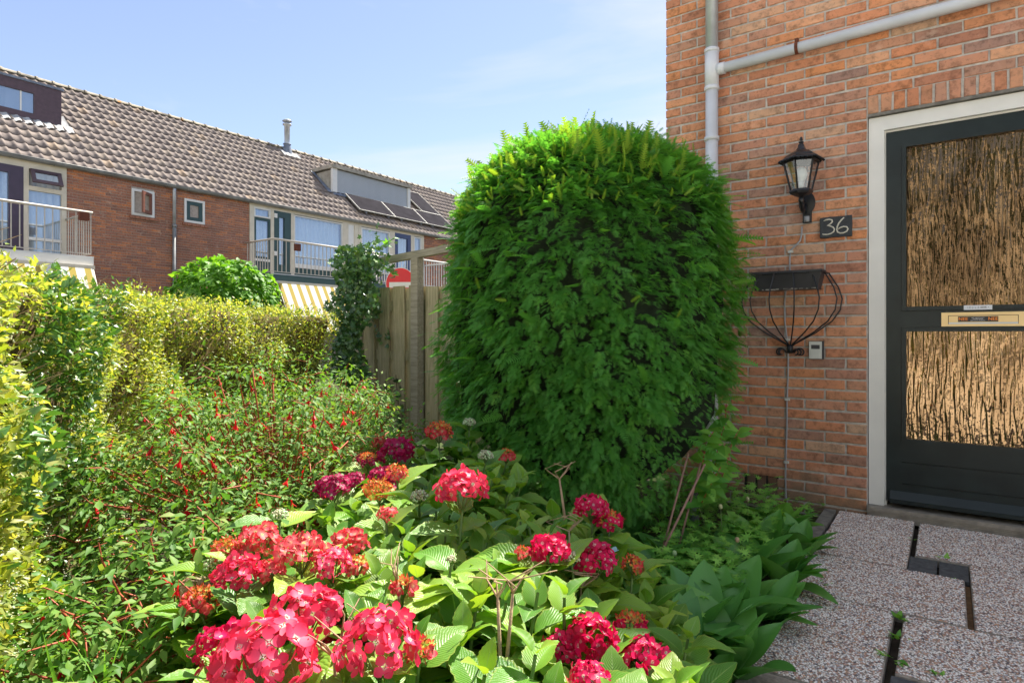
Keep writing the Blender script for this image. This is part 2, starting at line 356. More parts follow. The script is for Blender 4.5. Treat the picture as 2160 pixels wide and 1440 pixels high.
def scatter(tv, tf, B, P, tint, tuv=None):
    """copies of a template at places P with bases B (n,3,3: columns x,y,z, already scaled)"""
    tv = np.asarray(tv, np.float32); tf = np.asarray(tf, np.int32); n = len(P)
    V = np.einsum('nij,kj->nki', B, tv) + np.asarray(P)[:, None, :]
    F = tf[None] + (np.arange(n)*len(tv))[:, None, None]
    t = np.repeat(tint, len(tv)); uv = np.tile(tuv, (n, 1)) if tuv is not None else None
    return V.reshape(-1, 3), F.reshape(-1, tf.shape[1]), t, uv
def basis(d, nrm, sc):
    d = np.asarray(d, float); d = d/np.linalg.norm(d, axis=1, keepdims=True)
    x = np.cross(d, nrm); ln = np.linalg.norm(x, axis=1, keepdims=True); x = x/np.maximum(ln, 1e-6); z = np.cross(x, d)
    return np.stack([x, d, z], axis=2)*np.asarray(sc)[:, None, None]
def norm(a): return a/np.maximum(np.linalg.norm(a, axis=-1, keepdims=True), 1e-9)
def leaf_tpl(rows, width, fold=.25, droop=.2, cols=3, tip=1.0, base=.55, wave=0.0, teeth=0.0):
    """unit-length leaf along +Y; grid rows x cols"""
    V = []; UV = []
    for i in range(rows):
        s = i/(rows-1)
        wd = width*.5*(math.sin(math.pi*min(1, s**base))**.8 if 0 < s < 1 else .02)*(1-.25*s*tip)
        if teeth and 0 < s < 1: wd *= 1+teeth*(-1)**i
        for j in range(cols):
            u = -1+2*j/(cols-1)
            z = abs(u)*wd*fold - droop*s*s + wave*math.sin(s*9+u*2)*abs(u)
            V.append((u*wd, s*(1-.1*droop*s), z)); UV.append(((u+1)/2, s))
    F = [(i*cols+j, i*cols+j+1, (i+1)*cols+j+1, (i+1)*cols+j) for i in range(rows-1) for j in range(cols-1)]
    return np.array(V), np.array(F), np.array(UV)
LEAF_S = leaf_tpl(4, .56, .3, .15)
LEAF_M = leaf_tpl(6, .52, .3, .18)
LEAF_HYD = leaf_tpl(14, .74, .22, .22, 5, .6, .7, .012, .05)
LEAF_HYD2 = leaf_tpl(14, .70, .35, .38, 5, .6, .7, .02, .05)
LEAF_LILY = leaf_tpl(12, .50, .45, .22, 5, .3, .95, .012)
LEAF_LILY2 = leaf_tpl(12, .54, .30, .48, 5, .3, .95, .02)
def lobed(n=5, depth=.45):
    V = [(0,.35,0)]; pts = []
    m = n*2+1
    for i in range(m):
        a = math.radians(-205+230*i/(m-1)+0) ; a = math.radians(90)-math.radians(150)+math.radians(300)*i/(m-1)
        r = 1-(depth if i % 2 == 0 else 0) ; r *= .55*(1-.25*abs(i-(m-1)/2)/((m-1)/2))
        V.append((r*math.cos(a), .4+r*math.sin(a), -.12*r+.05*(i % 2)))
    F = [(0, i, i+1, i+1) for i in range(1, m)]
    V = np.array(V); F3 = np.array([(f[0], f[1], f[2]) for f in F]); UV = V[:, :2]+.5
    return V, F3, UV
LOBED = lobed(5, .42); CUTLEAF = lobed(7, .62)
OCT_V = np.array([(1,0,0),(-1,0,0),(0,1,0),(0,-1,0),(0,0,1),(0,0,-1)], float)
OCT_F = np.array([(0,2,4),(2,1,4),(1,3,4),(3,0,4),(2,0,5),(1,2,5),(3,1,5),(0,3,5)])

def leaves_mesh(name, tpl, P, d, nrm, size, mat, tint=None):
    tint = RNG.random(len(P)) if tint is None else tint
    V, F, t, uv = scatter(tpl[0], tpl[1], basis(d, nrm, size), P, tint, tpl[2])
    return mk_mesh(name, V, F, mat, t, uv)
_shared = {}
def shared_leaf(tpl, mat, key, n=6):
    """a few single-leaf meshes that many leaf objects share"""
    if key not in _shared:
        _shared[key] = [mk_mesh('leaf', tpl[0]*(1, 1, 1+.5*(i-2)/4), tpl[1], mat, np.full(len(tpl[0]), i/n), tpl[2]) for i in range(n)]
    return random.choice(_shared[key])
def place(name, me, parent, p, d, nrm, size, origin=None):
    B = basis(np.array([d]), np.array([nrm]), [size])[0]
    m = Matrix([[*B[0], p[0]], [*B[1], p[1]], [*B[2], p[2]], [0,0,0,1]])
    o = bpy.data.objects.new(name, me); COL.objects.link(o); o.parent = parent
    if parent.location.length: m = Matrix.Translation(-parent.location) @ m
    o.matrix_local = m; return o
def plant_leaves(parent, tpl, P, d, nrm, size, mat, key, nobj=300, part='leaf', rest='leaves'):
    """nearest nobj leaves become parts, the rest one joined part"""
    P = np.asarray(P); dist = np.linalg.norm(P-np.array([0,0,CH]), axis=1); idx = np.argsort(dist)
    for i in idx[:nobj]: place(part, shared_leaf(tpl, mat, key), parent, P[i], d[i], nrm[i], size[i])
    k = idx[nobj:]
    if len(k):
        me = leaves_mesh(rest, tpl, P[k]-np.array(parent.location), d[k], nrm[k], size[k], mat); link(rest, me, parent, kind='stuff')

def text_mesh(body, size, depth, mat, name):
    c = bpy.data.curves.new(name, 'FONT'); c.body = body; c.size = size; c.extrude = depth; c.align_x = 'CENTER'; c.align_y = 'CENTER'; c.resolution_u = 3
    o = bpy.data.objects.new(name, c); COL.objects.link(o); bpy.context.view_layer.update()
    me = bpy.data.meshes.new_from_object(o.evaluated_get(bpy.context.evaluated_depsgraph_get()))
    bpy.data.objects.remove(o); me.materials.clear(); me.materials.append(mat); me.name = name; return me

# ------------------------------------------------------------------ ground and paving
g = MB(); g.add([(-200,-200,-.03),(200,-200,-.03),(200,300,-.03),(-200,300,-.03)], [(0,1,2,3)])
def groundmat():
    m, t, b = new_mat('garden_ground'); setp(b, rough=1, spec=.1)
    geo = t.nodes.new('ShaderNodeNewGeometry'); n = t.nodes.new('ShaderNodeTexNoise'); n.inputs['Scale'].default_value = 1.3; n.inputs['Detail'].default_value = 8
    t.links.new(geo.outputs['Position'], n.inputs[0])
    t.links.new(ramp(t, [(.35,(.03,.022,.015)), (.5,(.06,.05,.03)), (.65,(.05,.08,.025))], n.outputs[0]), b.inputs['Base Color'])
    n2 = t.nodes.new('ShaderNodeTexNoise'); n2.inputs['Scale'].default_value = 40; t.links.new(geo.outputs['Position'], n2.inputs[0]); bump(t, b, n2.outputs[0], 1, .02); return m
link('ground', g.mesh('ground', groundmat()), kind='structure')

pav = link('paving', MB().box(-.52, 3.2, -2.5, 3.985, -.026, -.004).mesh('paving', M['soil']), kind='structure')
SL = [(-.515,-.148,3.166,3.985), (-.126,.50,3.384,3.975), (-.515,.056,2.655,3.160), (.076,.70,2.652,3.380), (-.515,-.160,1.96,2.650),
      (-.131,.50,2.170,2.648), (.506,1.1,3.384,3.975), (.706,1.3,2.652,3.380), (.506,1.1,2.170,2.648), (-.515,-.145,1.46,1.954), (.082,.70,1.5,2.164)]
prng = np.random.default_rng(3)
pbV = []; PP = []
for (x0,x1,y0,y1) in SL:
    b = MB(); c = .006
    b.add([(x0,y0,-.003),(x1,y0,-.003),(x1,y1,-.003),(x0,y1,-.003),(x0,y0,.03),(x1,y0,.03),(x1,y1,.03),(x0,y1,.03),
           (x0+c,y0+c,.035),(x1-c,y0+c,.035),(x1-c,y1-c,.035),(x0+c,y1-c,.035)],
          [(0,1,5,4),(1,2,6,5),(2,3,7,6),(3,0,4,7),(4,5,9,8),(5,6,10,9),(6,7,11,10),(7,4,8,11),(8,9,10,11)])
    b.link('paving_slab', M['slab'], pav)
    if x1 < 1.2 and y1 > 2.1:
        s = .0072; nx, ny = int((x1-x0-.004)/s), int((y1-y0-.004)/s)
        gx, gy = np.meshgrid(np.arange(nx), np.arange(ny)); gx = gx+.5*(gy % 2)
        q = np.stack([x0+.006+gx.ravel()*s, y0+.006+gy.ravel()*s], 1)+prng.normal(0, .0014, (nx*ny, 2))
        q = q[(q[:,0] < x1-.004) & (q[:,1] < y1-.004)]; PP.append(q)
q = np.concatenate(PP); n = len(q)
ang = prng.random(n)*6.28; d = np.stack([np.cos(ang), np.sin(ang), prng.normal(0,.12,n)], 1)
B = basis(d, np.tile([0,0,1.], (n,1)), np.full(n, 1.)) * np.stack([prng.uniform(.0028,.0044,n), prng.uniform(.0038,.0062,n), prng.uniform(.002,.0036,n)], 1)[:, None, :]
V, F, t, _ = scatter(OCT_V[:5], OCT_F[:4], B, np.column_stack([q, .035+prng.uniform(-.0006,.0012,n)]), prng.random(n))
link('pebbles', mk_mesh('pebbles', V, F, M['pebble'], t), pav, kind='stuff')
def paver(x0, x1, y0, y1): MB().box(x0,x1,y0,y1,0,.028).link('paver_block', M['darkpaver'], pav)
paver(-.144,-.040,3.168,3.377); paver(-.032,.072,3.166,3.374); paver(-.140,-.035,1.955,2.163); paver(-.028,.076,1.958,2.160)
MB().box(.057,.075,2.66,3.155,0,.012).link('joint_dirt', M['litter'], pav)
ed = link('bed_edging', None, kind='structure')
y = -1.0
while y < 3.95:
    MB().box(-.585,-.527,y,min(y+.985,3.98),-.02,.045).link('edging_block', M['concrete'], ed); y += .99

# unseen pale paving and house behind the camera, added to bounce sunlight back
fp = MB().box(-14, 16, -9.5, -3.0, -.026, .004).box(-.50, 16, -2.998, 1.45, -.0035, .004); link('bounce_paving', fp.mesh('bounce_paving', plain('pale_bounce_concrete', (.60,.57,.51), .95, .12, 3, .3)), kind='structure')
opp = thing('light_bounce_house', 'unseen pale house behind the camera, added to bounce sunlight', 'house')
ob = MB(); ob.box(-14, 16, -18, -10.02, -.02, 5.2); ob.link('wall', plain('pale_bounce_wall', (.76,.72,.64), .9, .08, 4, .3), opp)
for i in range(7):
    for z in (.9, 3.2): MB().box(-12.5+4*i, -10.7+4*i, -10.018, -9.98, z, z+1.3).link('window', M['glass'], opp)
# ------------------------------------------------------------------ the near house
house = thing('brick_house', 'near orange brick house wall with grey downpipe and dark green front door', 'house')
HX0, HX1, HTOP = -1.581, 3.2, 5.1
DX0, DX1, DZ = -.374, .735, 2.30
wb = MB(); ym = YW+.007
wb.box(HX0+.008, DX0-.002, ym, 8.5, -.05, HTOP).box(DX0-.002, DX1+.002, ym, 8.5, DZ+.012, HTOP).box(DX1+.002, HX1, ym, 8.5, -.05, HTOP)
wb.box(DX0-.002, DX1+.002, YW+.35, 8.5, -.05, DZ+.012)
wb.link('mortar_wall', M['mortar'], house)
MB().box(HX0-.01, HX1, YW-.03, 8.6, HTOP+.002, HTOP+.14).link('roof_edge', M['white'], house)
P_ = .0625; bricks = []   # (x0,x1,z0,z1,kind)
k = -1
while .05+k*P_ < HTOP-.05:
    z0 = .05+k*P_; x = HX0 + (0 if k % 2 else -.11)
    while x < HX1:
        a, b_ = max(x, HX0), min(x+.2095, HX1); z1 = z0+.051
        segs = [(a, b_)]
        if z0 < DZ and b_ > DX0 and a < DX1: segs = [(a, DX0-.006)] + [(DX1+.006, b_)]
        if k in (36, 37) and b_ > DX0 and a < DX1: segs = [(a, DX0-.008), (DX1+.008, b_)]
        if k in (0, 1):
            ns = []
            for s0, s1 in segs:
                if s1 > -1.055 and s0 < -.865: ns += [(s0, -1.058), (-.862, s1)]
                else: ns.append((s0, s1))
            segs = ns
        for s0, s1 in segs:
            if s1-s0 > .025: bricks.append((s0, s1, z0, z1, 0))
        x += .22
    k += 1
x = DX0
while x < DX1-.03: bricks.append((x, x+.0515, DZ+.022, DZ+.121, 1)); x += .0632
for i in range(3): bricks.append((-1.042+i*.063, -.992+i*.063, .052, .173, 2))
def brick_geo(mb, x0, x1, z0, z1, rnd, t, oy=0.0, c=.0035):
    j = lambda: rnd.uniform(-.0017, .0017)
    dy = rnd.uniform(-.0022, .0022)+oy; y0 = YW+dy
    P = [(x0+j(), z0+j()), (x1+j(), z0+j()), (x1+j(), z1+j()), (x0+j(), z1+j())]
    xm = (x0+x1)/2; zt, zb = z1+j(), z0+j()
    ring = [P[0], (xm, zb), P[1], P[2], (xm, zt), P[3]]
    inn = [(P[0][0]+c, P[0][1]+c), (xm, zb+c), (P[1][0]-c, P[1][1]+c), (P[2][0]-c, P[2][1]-c), (xm, zt-c), (P[3][0]+c, P[3][1]-c)]
    V = [(a, YW+.02, b) for a, b in ring]+[(a, y0+c*.8, b) for a, b in ring]+[(a, y0+rnd.uniform(-.0006,.0006), b) for a, b in inn]
    F = [(i, (i+1) % 6, 6+(i+1) % 6, 6+i) for i in range(6)]+[(6+i, 6+(i+1) % 6, 12+(i+1) % 6, 12+i) for i in range(6)]+[(12,13,16,17),(13,14,15,16)]
    mb.add(V, F, t)
rb = random.Random(11)
def seen(b):
    xm, zm = (b[0]+b[1])/2, (b[2]+b[3])/2
    if zm > 3.35 or xm > .36: return False
    X, Z = xm*CS+YW*SN, -xm*SN+YW*CS; px = 1080+FPX*X/Z; py = HY-(zm-CH)/Z*FPX
    if py < -15: return False
    return not (px < 1545 and py > 420)
vis = sorted([b for b in bricks if seen(b)], key=lambda b: (b[4] == 0, -b[0]))[:300]; vs = set(vis); rest = MB()
for b in vis:
    mb = MB(); brick_geo(mb, *b[:4], rb, rb.random()); mb.link('brick', M['ventbrick' if b[4] == 2 else 'brick'], house)
for b in bricks:
    if b not in vs: brick_geo(rest, *b[:4], rb, rb.random())
rest.link('brickwork', M['brick'], house, kind='stuff')
MB().box(DX0, DX1, YW-.001, YW+.03, DZ+.004, DZ+.020).link('lintel_joint', M['concrete'], house)
MB().box(-1.06,-.855,YW+.004,YW+.0065,.05,.175).link('vent_opening', M['gapshade'], house)  # black sheet painting the shade inside the vent slots

# door frame and door
fr = MB(); y0, y1 = YW+.022, YW+.11
fr.box(DX0+.002, DX0+.078, y0, y1, .085, DZ).box(DX0+.078, DX1-.078, y0, y1, DZ-.078, DZ).box(DX1-.078, DX1-.002, y0, y1, .085, DZ)
fr.box(DX0+.078, DX0+.088, y0+.028, y1, .085, DZ-.078).box(DX1-.088, DX1-.078, y0+.028, y1, .085, DZ-.078).box(DX0+.088, DX1-.088, y0+.028, y1, DZ-.088, DZ-.078)
fr.link('door_frame', M['white'], house)
sill = MB().box(DX0+.001, DX1-.001, YW-.028, YW+.12, .062, .083)
for i in range(5): sill.box(DX0+.001, DX1-.001, YW-.024+.003*(i % 2), YW+.10, .012+i*.010, .0205+i*.010)
sill.link('door_sill', M['sillwood'], house)
door = link('door', None, house)
LX0, LX1 = DX0+.086, DX1-.086; yd = YW+.046; ydb = yd+.045
GX0, GX1 = -.191, LX1-.10
GU = (1.2145, 2.112); GL = (.474, 1.076)
lf = MB(); lf.box(LX0, GX0-.022, yd, ydb, .115, DZ-.092).box(GX1+.022, LX1, yd, ydb, .115, DZ-.092)
lf.box(GX0-.022, GX1+.022, yd, ydb, GU[1]+.022, DZ-.092).box(GX0-.022, GX1+.022, yd, ydb, GL[1]+.022, GU[0]-.022)
for a, b_ in ((.345, GL[0]-.022), (.222, .338), (.115, .215)): lf.box(GX0-.022, GX1+.022, yd, ydb, a, b_)
lf.box(GX0-.02, GX1+.02, yd+.008, ydb, .2, .35)
lf.link('door_leaf', M['greydoor'], door)
for z0, z1 in (GU, GL):
    m = MB(); w_, pr = .021, .009
    for (a, b_, c_, d_) in ((GX0-w_, GX0, z0-w_, z1+w_), (GX1, GX1+w_, z0-w_, z1+w_), (GX0, GX1, z1, z1+w_), (GX0, GX1, z0-w_, z0)):
        m.box(a, b_, yd-pr, yd+.02, c_, d_)
    m.link('glazing_bead', M['greydoor'], door)
    n = 2; p = MB().box(GX0, GX1, yd+.016, yd+.022, z0, z1); p.link('glass_pane', M['figured' if z1 > 1.5 else 'figured_reflect'], door)
wb_ = MB(); wb_.add([(LX0+.02,yd-.001,.175),(LX1-.02,yd-.001,.175),(LX1-.02,yd-.040,.135),(LX0+.02,yd-.040,.135),(LX0+.02,yd-.001,.112),(LX1-.02,yd-.001,.112),(LX1-.02,yd-.040,.112),(LX0+.02,yd-.040,.112)],
                    [(0,1,2,3),(3,2,6,7),(7,6,5,4),(0,3,7,4),(1,5,6,2),(0,4,5,1)]); wb_.link('weather_bar', M['greydoor'], door)
lz0, lz1 = 1.103, 1.178; lx0, lx1 = -.030, .325
lb = MB().box(lx0, lx1, yd-.004, yd+.002, lz0, lz1); lb.link('letterbox_plate', M['brass'], door)
lm = MB().box(lx0+.034, lx1-.034, yd-.0075, yd-.0045, lz0+.022, lz1-.019); lm.link('letterbox_flap', M['brass'], door)
e = MB().box(lx0+.032, lx1-.032, yd-.0085, yd-.0045, lz0+.013, lz0+.0205); e.link('flap_lip', M['steel'], door)
fo = MB()
for a in ((lx0+.030, lx0+.0325, lz0+.012, lz1-.016), (lx1-.0325, lx1-.030, lz0+.012, lz1-.016), (lx0+.0325, lx1-.0325, lz1-.0185, lz1-.016)):
    fo.box(a[0], a[1], yd-.0052, yd-.0042, a[2], a[3])
fo.link('flap_gap', M['gapshade'], door)  # raised black strips painting the shade of the gap round the flap
sc = .128
st = MB().box(sc-.085, sc+.085, yd-.0090, yd-.0076, lz0+.024, lz1-.022); st.link('sticker', M['stickerblack'], door)
def put_text(body, size, mat, name, x, y, z, parent, sx=1.0, bold=0):
    me = text_mesh(body, size, .0003, M[mat], name); o = link(name, me, parent); o.location = (x, y, z); o.rotation_euler = (math.pi/2, 0, 0); o.scale = (sx, 1, 1)
    return o
zc = (lz0+lz1)/2+.001
for xx in (-.063, .063):
    put_text('NEE', .024, 'stickerorange', 'sticker_lettering', sc+xx, yd-.0094, zc, door, .95)
    put_text('NEE', .024, 'stickerorange', 'sticker_lettering', sc+xx+.0009, yd-.0096, zc, door, .95)
for i, s_ in enumerate(('geen ongeadresseerd', 'reclamedrukwerk', 'geen huis-aan-huisbladen')):
    put_text(s_, .0062, 'stickerwhite', 'sticker_small_print', sc, yd-.0094, zc+.0072-.0072*i, door)
npz = GU[0]-.012
MB().box(sc-.060, sc+.060, yd-.014, yd-.0095, npz-.012, npz+.012).link('name_plate', M['plate'], door)
put_text('• C. J. v. d. BEEK •', .0125, 'print', 'name_lettering', sc, yd-.0146, npz, door)

# downpipe with side branch
def pxw(px, py, off): p = onwall(px, py, off); return p
dp = link('downpipe', None, house); xp = -1.249; yp = YW-.055
MB().tube([(xp, yp, -.02), (xp, yp, 2.70)], .040, 20).link('lower_pipe', M['pvc'], dp, True)
MB().tube([(xp, yp, 2.86), (xp, yp, HTOP)], .040, 20).link('upper_pipe', M['zinc'], dp, True)
MB().tube([(xp, yp, 2.66), (xp, yp, 2.90)], .0445, 20).link('pipe_junction', M['pvc'], dp, True)
for z in (2.655, 2.90, 2.33, 1.02): MB().tube([(xp, yp, z-.012), (xp, yp, z+.012)], .0475, 20).link('pipe_collar', M['pvc'], dp, True)
zb = 2.772
MB().tube([(xp+.04, yp, zb), (xp+.085, yp, zb)], .037, 20).link('branch_collar', M['pvc'], dp, True)
MB().tube([(xp+.03, yp, zb), (HX1, yp, zb+.07)], .032, 20).link('branch_pipe', M['pvc'], dp, True)
for px in (1681, 2300):
    xb = onwall(px, 110, .05).x; zz = zb+.07*(xb-xp)/(HX1-xp)
    m = MB().tube([(xb-.009, yp, zz), (xb+.009, yp, zz)], .0355, 20).box(xb-.006, xb+.006, yp+.03, YW+.01, zz-.008, zz+.008).box(xb-.010, xb+.010, yp-.012, yp+.012, zz+.032, zz+.056)
    m.link('pipe_bracket', M['rust'], dp, True)

# wall lantern
lp = onwall(1690, 340, .135); lx, ly = lp.x, YW-.135; zr = onwall(1690, 338, .135).z; zbt = onwall(1690, 405, .135).z; ztp = onwall(1690, 289, .135).z
lan = thing('wall_lantern', 'black six-sided carriage lantern on the brick wall beside the door', 'lantern')
h = ztp-zr
prof = [(.004,h),(.008,h-.006),(.010,h-.018),(.006,h-.024),(.014,h-.028),(.014,h-.034),(.010,h-.040),(.017,h-.045),(.019,h-.060),(.030,h-.078),(.060,h-.092),(.084,h-.108),(.096,h-.122),(.122,h-.134),(.124,h-.140),(.112,h-.139)]
h0 = h-.140
MB().lathe(prof, (lx,ly,zr), 6, .35).link('lantern_roof', M['black'], lan)
sc_ = MB()
for k in range(30):
    a = .35+2*math.pi*k/30; rad = .120*math.cos(math.pi/6)/math.cos(((2*math.pi*k/30) % (math.pi/3))-math.pi/6)
    sc_.lathe([(.001,-.008),(.008,0),(.008,.004)], (lx+rad*math.cos(a), ly+rad*math.sin(a), zr+h0-.004), 5)
sc_.link('scalloped_rim', M['black'], lan)
zt, zl = zr+h0-.004, zbt+.012
cage = MB()
for k in range(6):
    a = .35+math.pi/3*k; cage.tube([(lx+.096*math.cos(a), ly+.096*math.sin(a), zt), (lx+.058*math.cos(a), ly+.058*math.sin(a), zl)], .0055, 5)
cage.lathe([(.10,zt-zr),(.103,zt-zr-.006),(.092,zt-zr-.01)], (lx,ly,zr), 6, .35)
cage.link('lantern_cage', M['black'], lan)
for k in range(6):
    a, b_ = .35+math.pi/3*k, .35+math.pi/3*(k+1); m = MB()
    m.add([(lx+.093*math.cos(a), ly+.093*math.sin(a), zt-.006), (lx+.093*math.cos(b_), ly+.093*math.sin(b_), zt-.006), (lx+.056*math.cos(b_), ly+.056*math.sin(b_), zl+.004), (lx+.056*math.cos(a), ly+.056*math.sin(a), zl+.004)], [(0,1,2,3)])
    m.link('glass_pane', M['lampglass'], lan)
MB().lathe([(.0,.010),(.064,.010),(.066,.0),(.058,-.012),(.040,-.020),(.024,-.026),(.012,-.03),(0,-.03)], (lx,ly,zbt), 6, .35).link('lantern_base', M['black'], lan)
MB().lathe([(.0,.016),(.013,.016),(.015,.055),(.012,.058),(.026,.075),(.034,.10),(.030,.125),(.015,.142),(0,.146)], (lx,ly,zbt), 14).link('light_bulb', M['plasticwhite'], lan, True)
za = onwall(1695, 430, .06).z
MB().tube([(lx,ly,zbt-.025),(lx,ly,zbt-.05),(lx,ly+.01,za-.01),(lx,ly+.035,za-.04),(lx+.0,ly+.075,za-.05),(lx,ly+.105,za-.03),(lx,YW-.012,za)], [.010,.017,.010,.013,.012,.012,.016], 8).link('bracket_arm', M['black'], lan, True)
MB().tube([(lx,ly+.055,za-.02),(lx,ly+.085,za+.015),(lx,ly+.11,za+.01)], .006, 6).link('bracket_scroll', M['black'], lan, True)
pl = MB(); V = []
for dy in (0, .014):
    for k in range(20):
        a = 2*math.pi*k/20; rx = .045*(1-.25*math.sin(a)**8); V.append((lx+.01+rx*math.cos(a), YW-.004-dy, za+.012+.068*math.sin(a)))
pl.add(V, [(k, (k+1) % 20, 20+(k+1) % 20, 20+k) for k in range(20)]+[(20+k, 20+(k+1) % 20, 40, 40) for k in range(0)])
c0 = len(pl.v); pl.v.append((lx+.01, YW-.022, za+.012)); pl.t.append(0); pl.f += [(20+k, 20+(k+1) % 20, c0, c0) for k in range(20)]
pl.link('back_plate', M['black'], lan)
zg = onwall(1692, 463, .03).z
MB().tube([(lx+.012, YW-.03, zg-.016), (lx+.012, YW-.03, zg+.016)], .015, 12).link('cable_gland', M['plasticgrey'], lan, True)
MB().box(lx-.012, lx+.036, YW-.022, YW-.004, zg-.022, zg+.05).link('gland_block', M['black'], lan)

# cable and clips
cb = thing('power_cable', 'thin grey power cable running down the brick wall below the lantern', 'cable')
pts = [(1692,478),(1691,495),(1688,508),(1678,518),(1668,528),(1666,545),(1666,570),(1658,610),(1655,640),(1656,680),(1661,720),(1663,760),(1662,800),(1660,850),(1660,900),(1658,960),(1657,1010),(1658,1045),(1664,1072)]
P3 = [onwall(a, b_, .010) for a, b_ in pts]
P3 = [(p.x, YW-(.012 if not 2 < i < 9 else .011), p.z) for i, p in enumerate(P3)]
MB().tube(P3, .0048, 8).link('cable', M['plasticgrey'], cb, True)
for a, b_ in ((1667,531),(1661,716),(1660,842),(1658,974)):
    p = onwall(a, b_, .012); MB().box(p.x-.012, p.x+.016, YW-.020, YW-.0035, p.z-.007, p.z+.007).link('cable_clip', M['plasticwhite'], cb)

# house number
pa, pb_ = onwall(1729,458,.02), onwall(1797,500,.02)
sx0, sx1 = pa.x, pb_.x; sz1 = onwall(1762,456,.02).z; sz0 = onwall(1762,500,.02).z
hn = thing('house_number_sign', 'dark slate plate with painted number 36 left of the door', 'house number')
m = MB(); rb2 = random.Random(2); n = 12
ring = [(sx0+(sx1-sx0)*i/n, sz0+rb2.uniform(-.002,.002)) for i in range(n+1)]+[(sx1+rb2.uniform(-.001,.001), sz0+(sz1-sz0)*i/5) for i in range(1,5)]+[(sx1-(sx1-sx0)*i/n, sz1+rb2.uniform(-.003,.002)) for i in range(n+1)]+[(sx0, sz1-(sz1-sz0)*i/5) for i in range(1,5)]
k = len(ring); cx_, cz_ = (sx0+sx1)/2, (sz0+sz1)/2
m.add([(a, YW-.003, b_) for a, b_ in ring]+[(a, YW-.014, b_) for a, b_ in ring]+[(cx_+(a-cx_)*.97, YW-.0165, cz_+(b_-cz_)*.95) for a, b_ in ring]+[(cx_, YW-.0165, cz_)],
      [(i, (i+1) % k, k+(i+1) % k, k+i) for i in range(k)]+[(k+i, k+(i+1) % k, 2*k+(i+1) % k, 2*k+i) for i in range(k)]+[(2*k+i, 2*k+(i+1) % k, 3*k, 3*k) for i in range(k)])
m.link('slate_plate', M['slate'], hn)
def stroke(pts, name):
    W_, H_ = sx1-sx0, sz1-sz0
    MB().tube([(sx0+W_*a, YW-.0175, sz0+H_*b_) for a, b_ in pts], [.0030]+[.0042]*(len(pts)-2)+[.003], 8).link(name, M['numpaint'], hn, True)
stroke([(.12,.82),(.20,.87),(.30,.88),(.38,.84),(.40,.76),(.34,.66),(.24,.58),(.33,.55),(.42,.48),(.46,.38),(.44,.27),(.36,.19),(.24,.15),(.12,.17),(.08,.20)], 'digit')
stroke([(.76,.90),(.68,.80),(.60,.66),(.55,.50),(.53,.36),(.56,.23),(.64,.17),(.74,.17),(.84,.23),(.88,.34),(.84,.44),(.74,.47),(.64,.43),(.57,.36)], 'digit')

# doorbell
d0, d1 = onwall(1705,719,.03), onwall(1737,758,.03)
bell = thing('doorbell', 'small ivory doorbell box on a black backing low on the wall', 'doorbell')
dx0, dx1, dz1, dz0 = d0.x, d1.x, d0.z, d1.z
MB().box(dx0, dx1, YW-.018, YW-.003, dz0, dz1).link('backing', M['plasticdark'], bell)
MB().box(dx0+.004, dx1-.010, YW-.030, YW-.0185, dz0+.003, dz1-.003).link('cover', M['plasticwhite'], bell)
MB().box(dx0+.016, dx1-.020, YW-.032, YW-.0305, dz0+.062, dz0+.086).link('name_window', M['plasticdark'], bell)
MB().box(dx0+.015, dx1-.019, YW-.033, YW-.0305, dz0+.006, dz0+.058).link('push_button', M['plasticwhite'], bell)

# wall basket and trough
bc = -.785; rimz = onwall(1657,576,.18).z
bk = thing('wall_basket', 'black half-round wire hayrack basket with curled foot on brick wall', 'wall basket')
def bpt(phi, rx, ry, z): return (bc+rx*math.sin(phi), YW-.012-ry*math.cos(phi), z)
rim = [bpt(math.radians(a), .213, .185, rimz) for a in range(-90, 91, 9)]
MB().tube(rim, .0042, 6).link('rim_wire', M['black'], bk, True)
MB().tube([rim[0], rim[-1]], .0042, 6).link('back_wire', M['black'], bk, True)
for a in (-88,-70,-42,-14,14,42,70,88):
    ph = math.radians(a); pts = []
    for s, rad in ((0,1),(.08,1.10),(.2,1.24),(.35,1.33),(.5,1.28),(.65,1.08),(.8,.68),(.9,.34),(.97,.1),(1.0,.04)):
        pts.append(bpt(ph, .213*rad, .185*rad*(1 if rad > .2 else 1), rimz-s*.435))
    sgn = 1 if a > 0 else -1
    MB().tube(pts, .0042, 6).link('rib_wire', M['black'], bk, True)
    if abs(a) in (70, 42, 88):
        c0 = Vector(bpt(ph, .213*.04, .185*.04, rimz-.435)); R_ = .024+.006*(abs(a) == 88)
        dirv = Vector((math.sin(ph), -math.cos(ph)*.7, 0)).normalized()
        cp = [c0+dirv*.004, c0+dirv*.004+Vector((0,0,-.03))]
        for i in range(15):
            th = math.pi+i*.36; rr_ = R_*(1-.035*i); cp.append(c0+dirv*(.006+R_+rr_*math.cos(th)+.012)+Vector((0,0,-.035-rr_*-math.sin(th)*-1)))
        MB().tube(cp, .0042, 6).link('scroll_foot', M['black'], bk, True)
MB().tube([(bc, YW-.02, rimz-.475), (bc, YW-.02, rimz-.425)], .016, 10).link('wire_collar', M['black'], bk, True)
tr = thing('plant_trough', 'empty anthracite plastic trough resting inside the wire wall basket', 'planter')
x0, x1 = bc-.195, bc+.195; ya, yb = YW-.165, YW-.025; zt_, zb_ = rimz+.012, rimz-.095; i_ = .022
m = MB(); th = .006
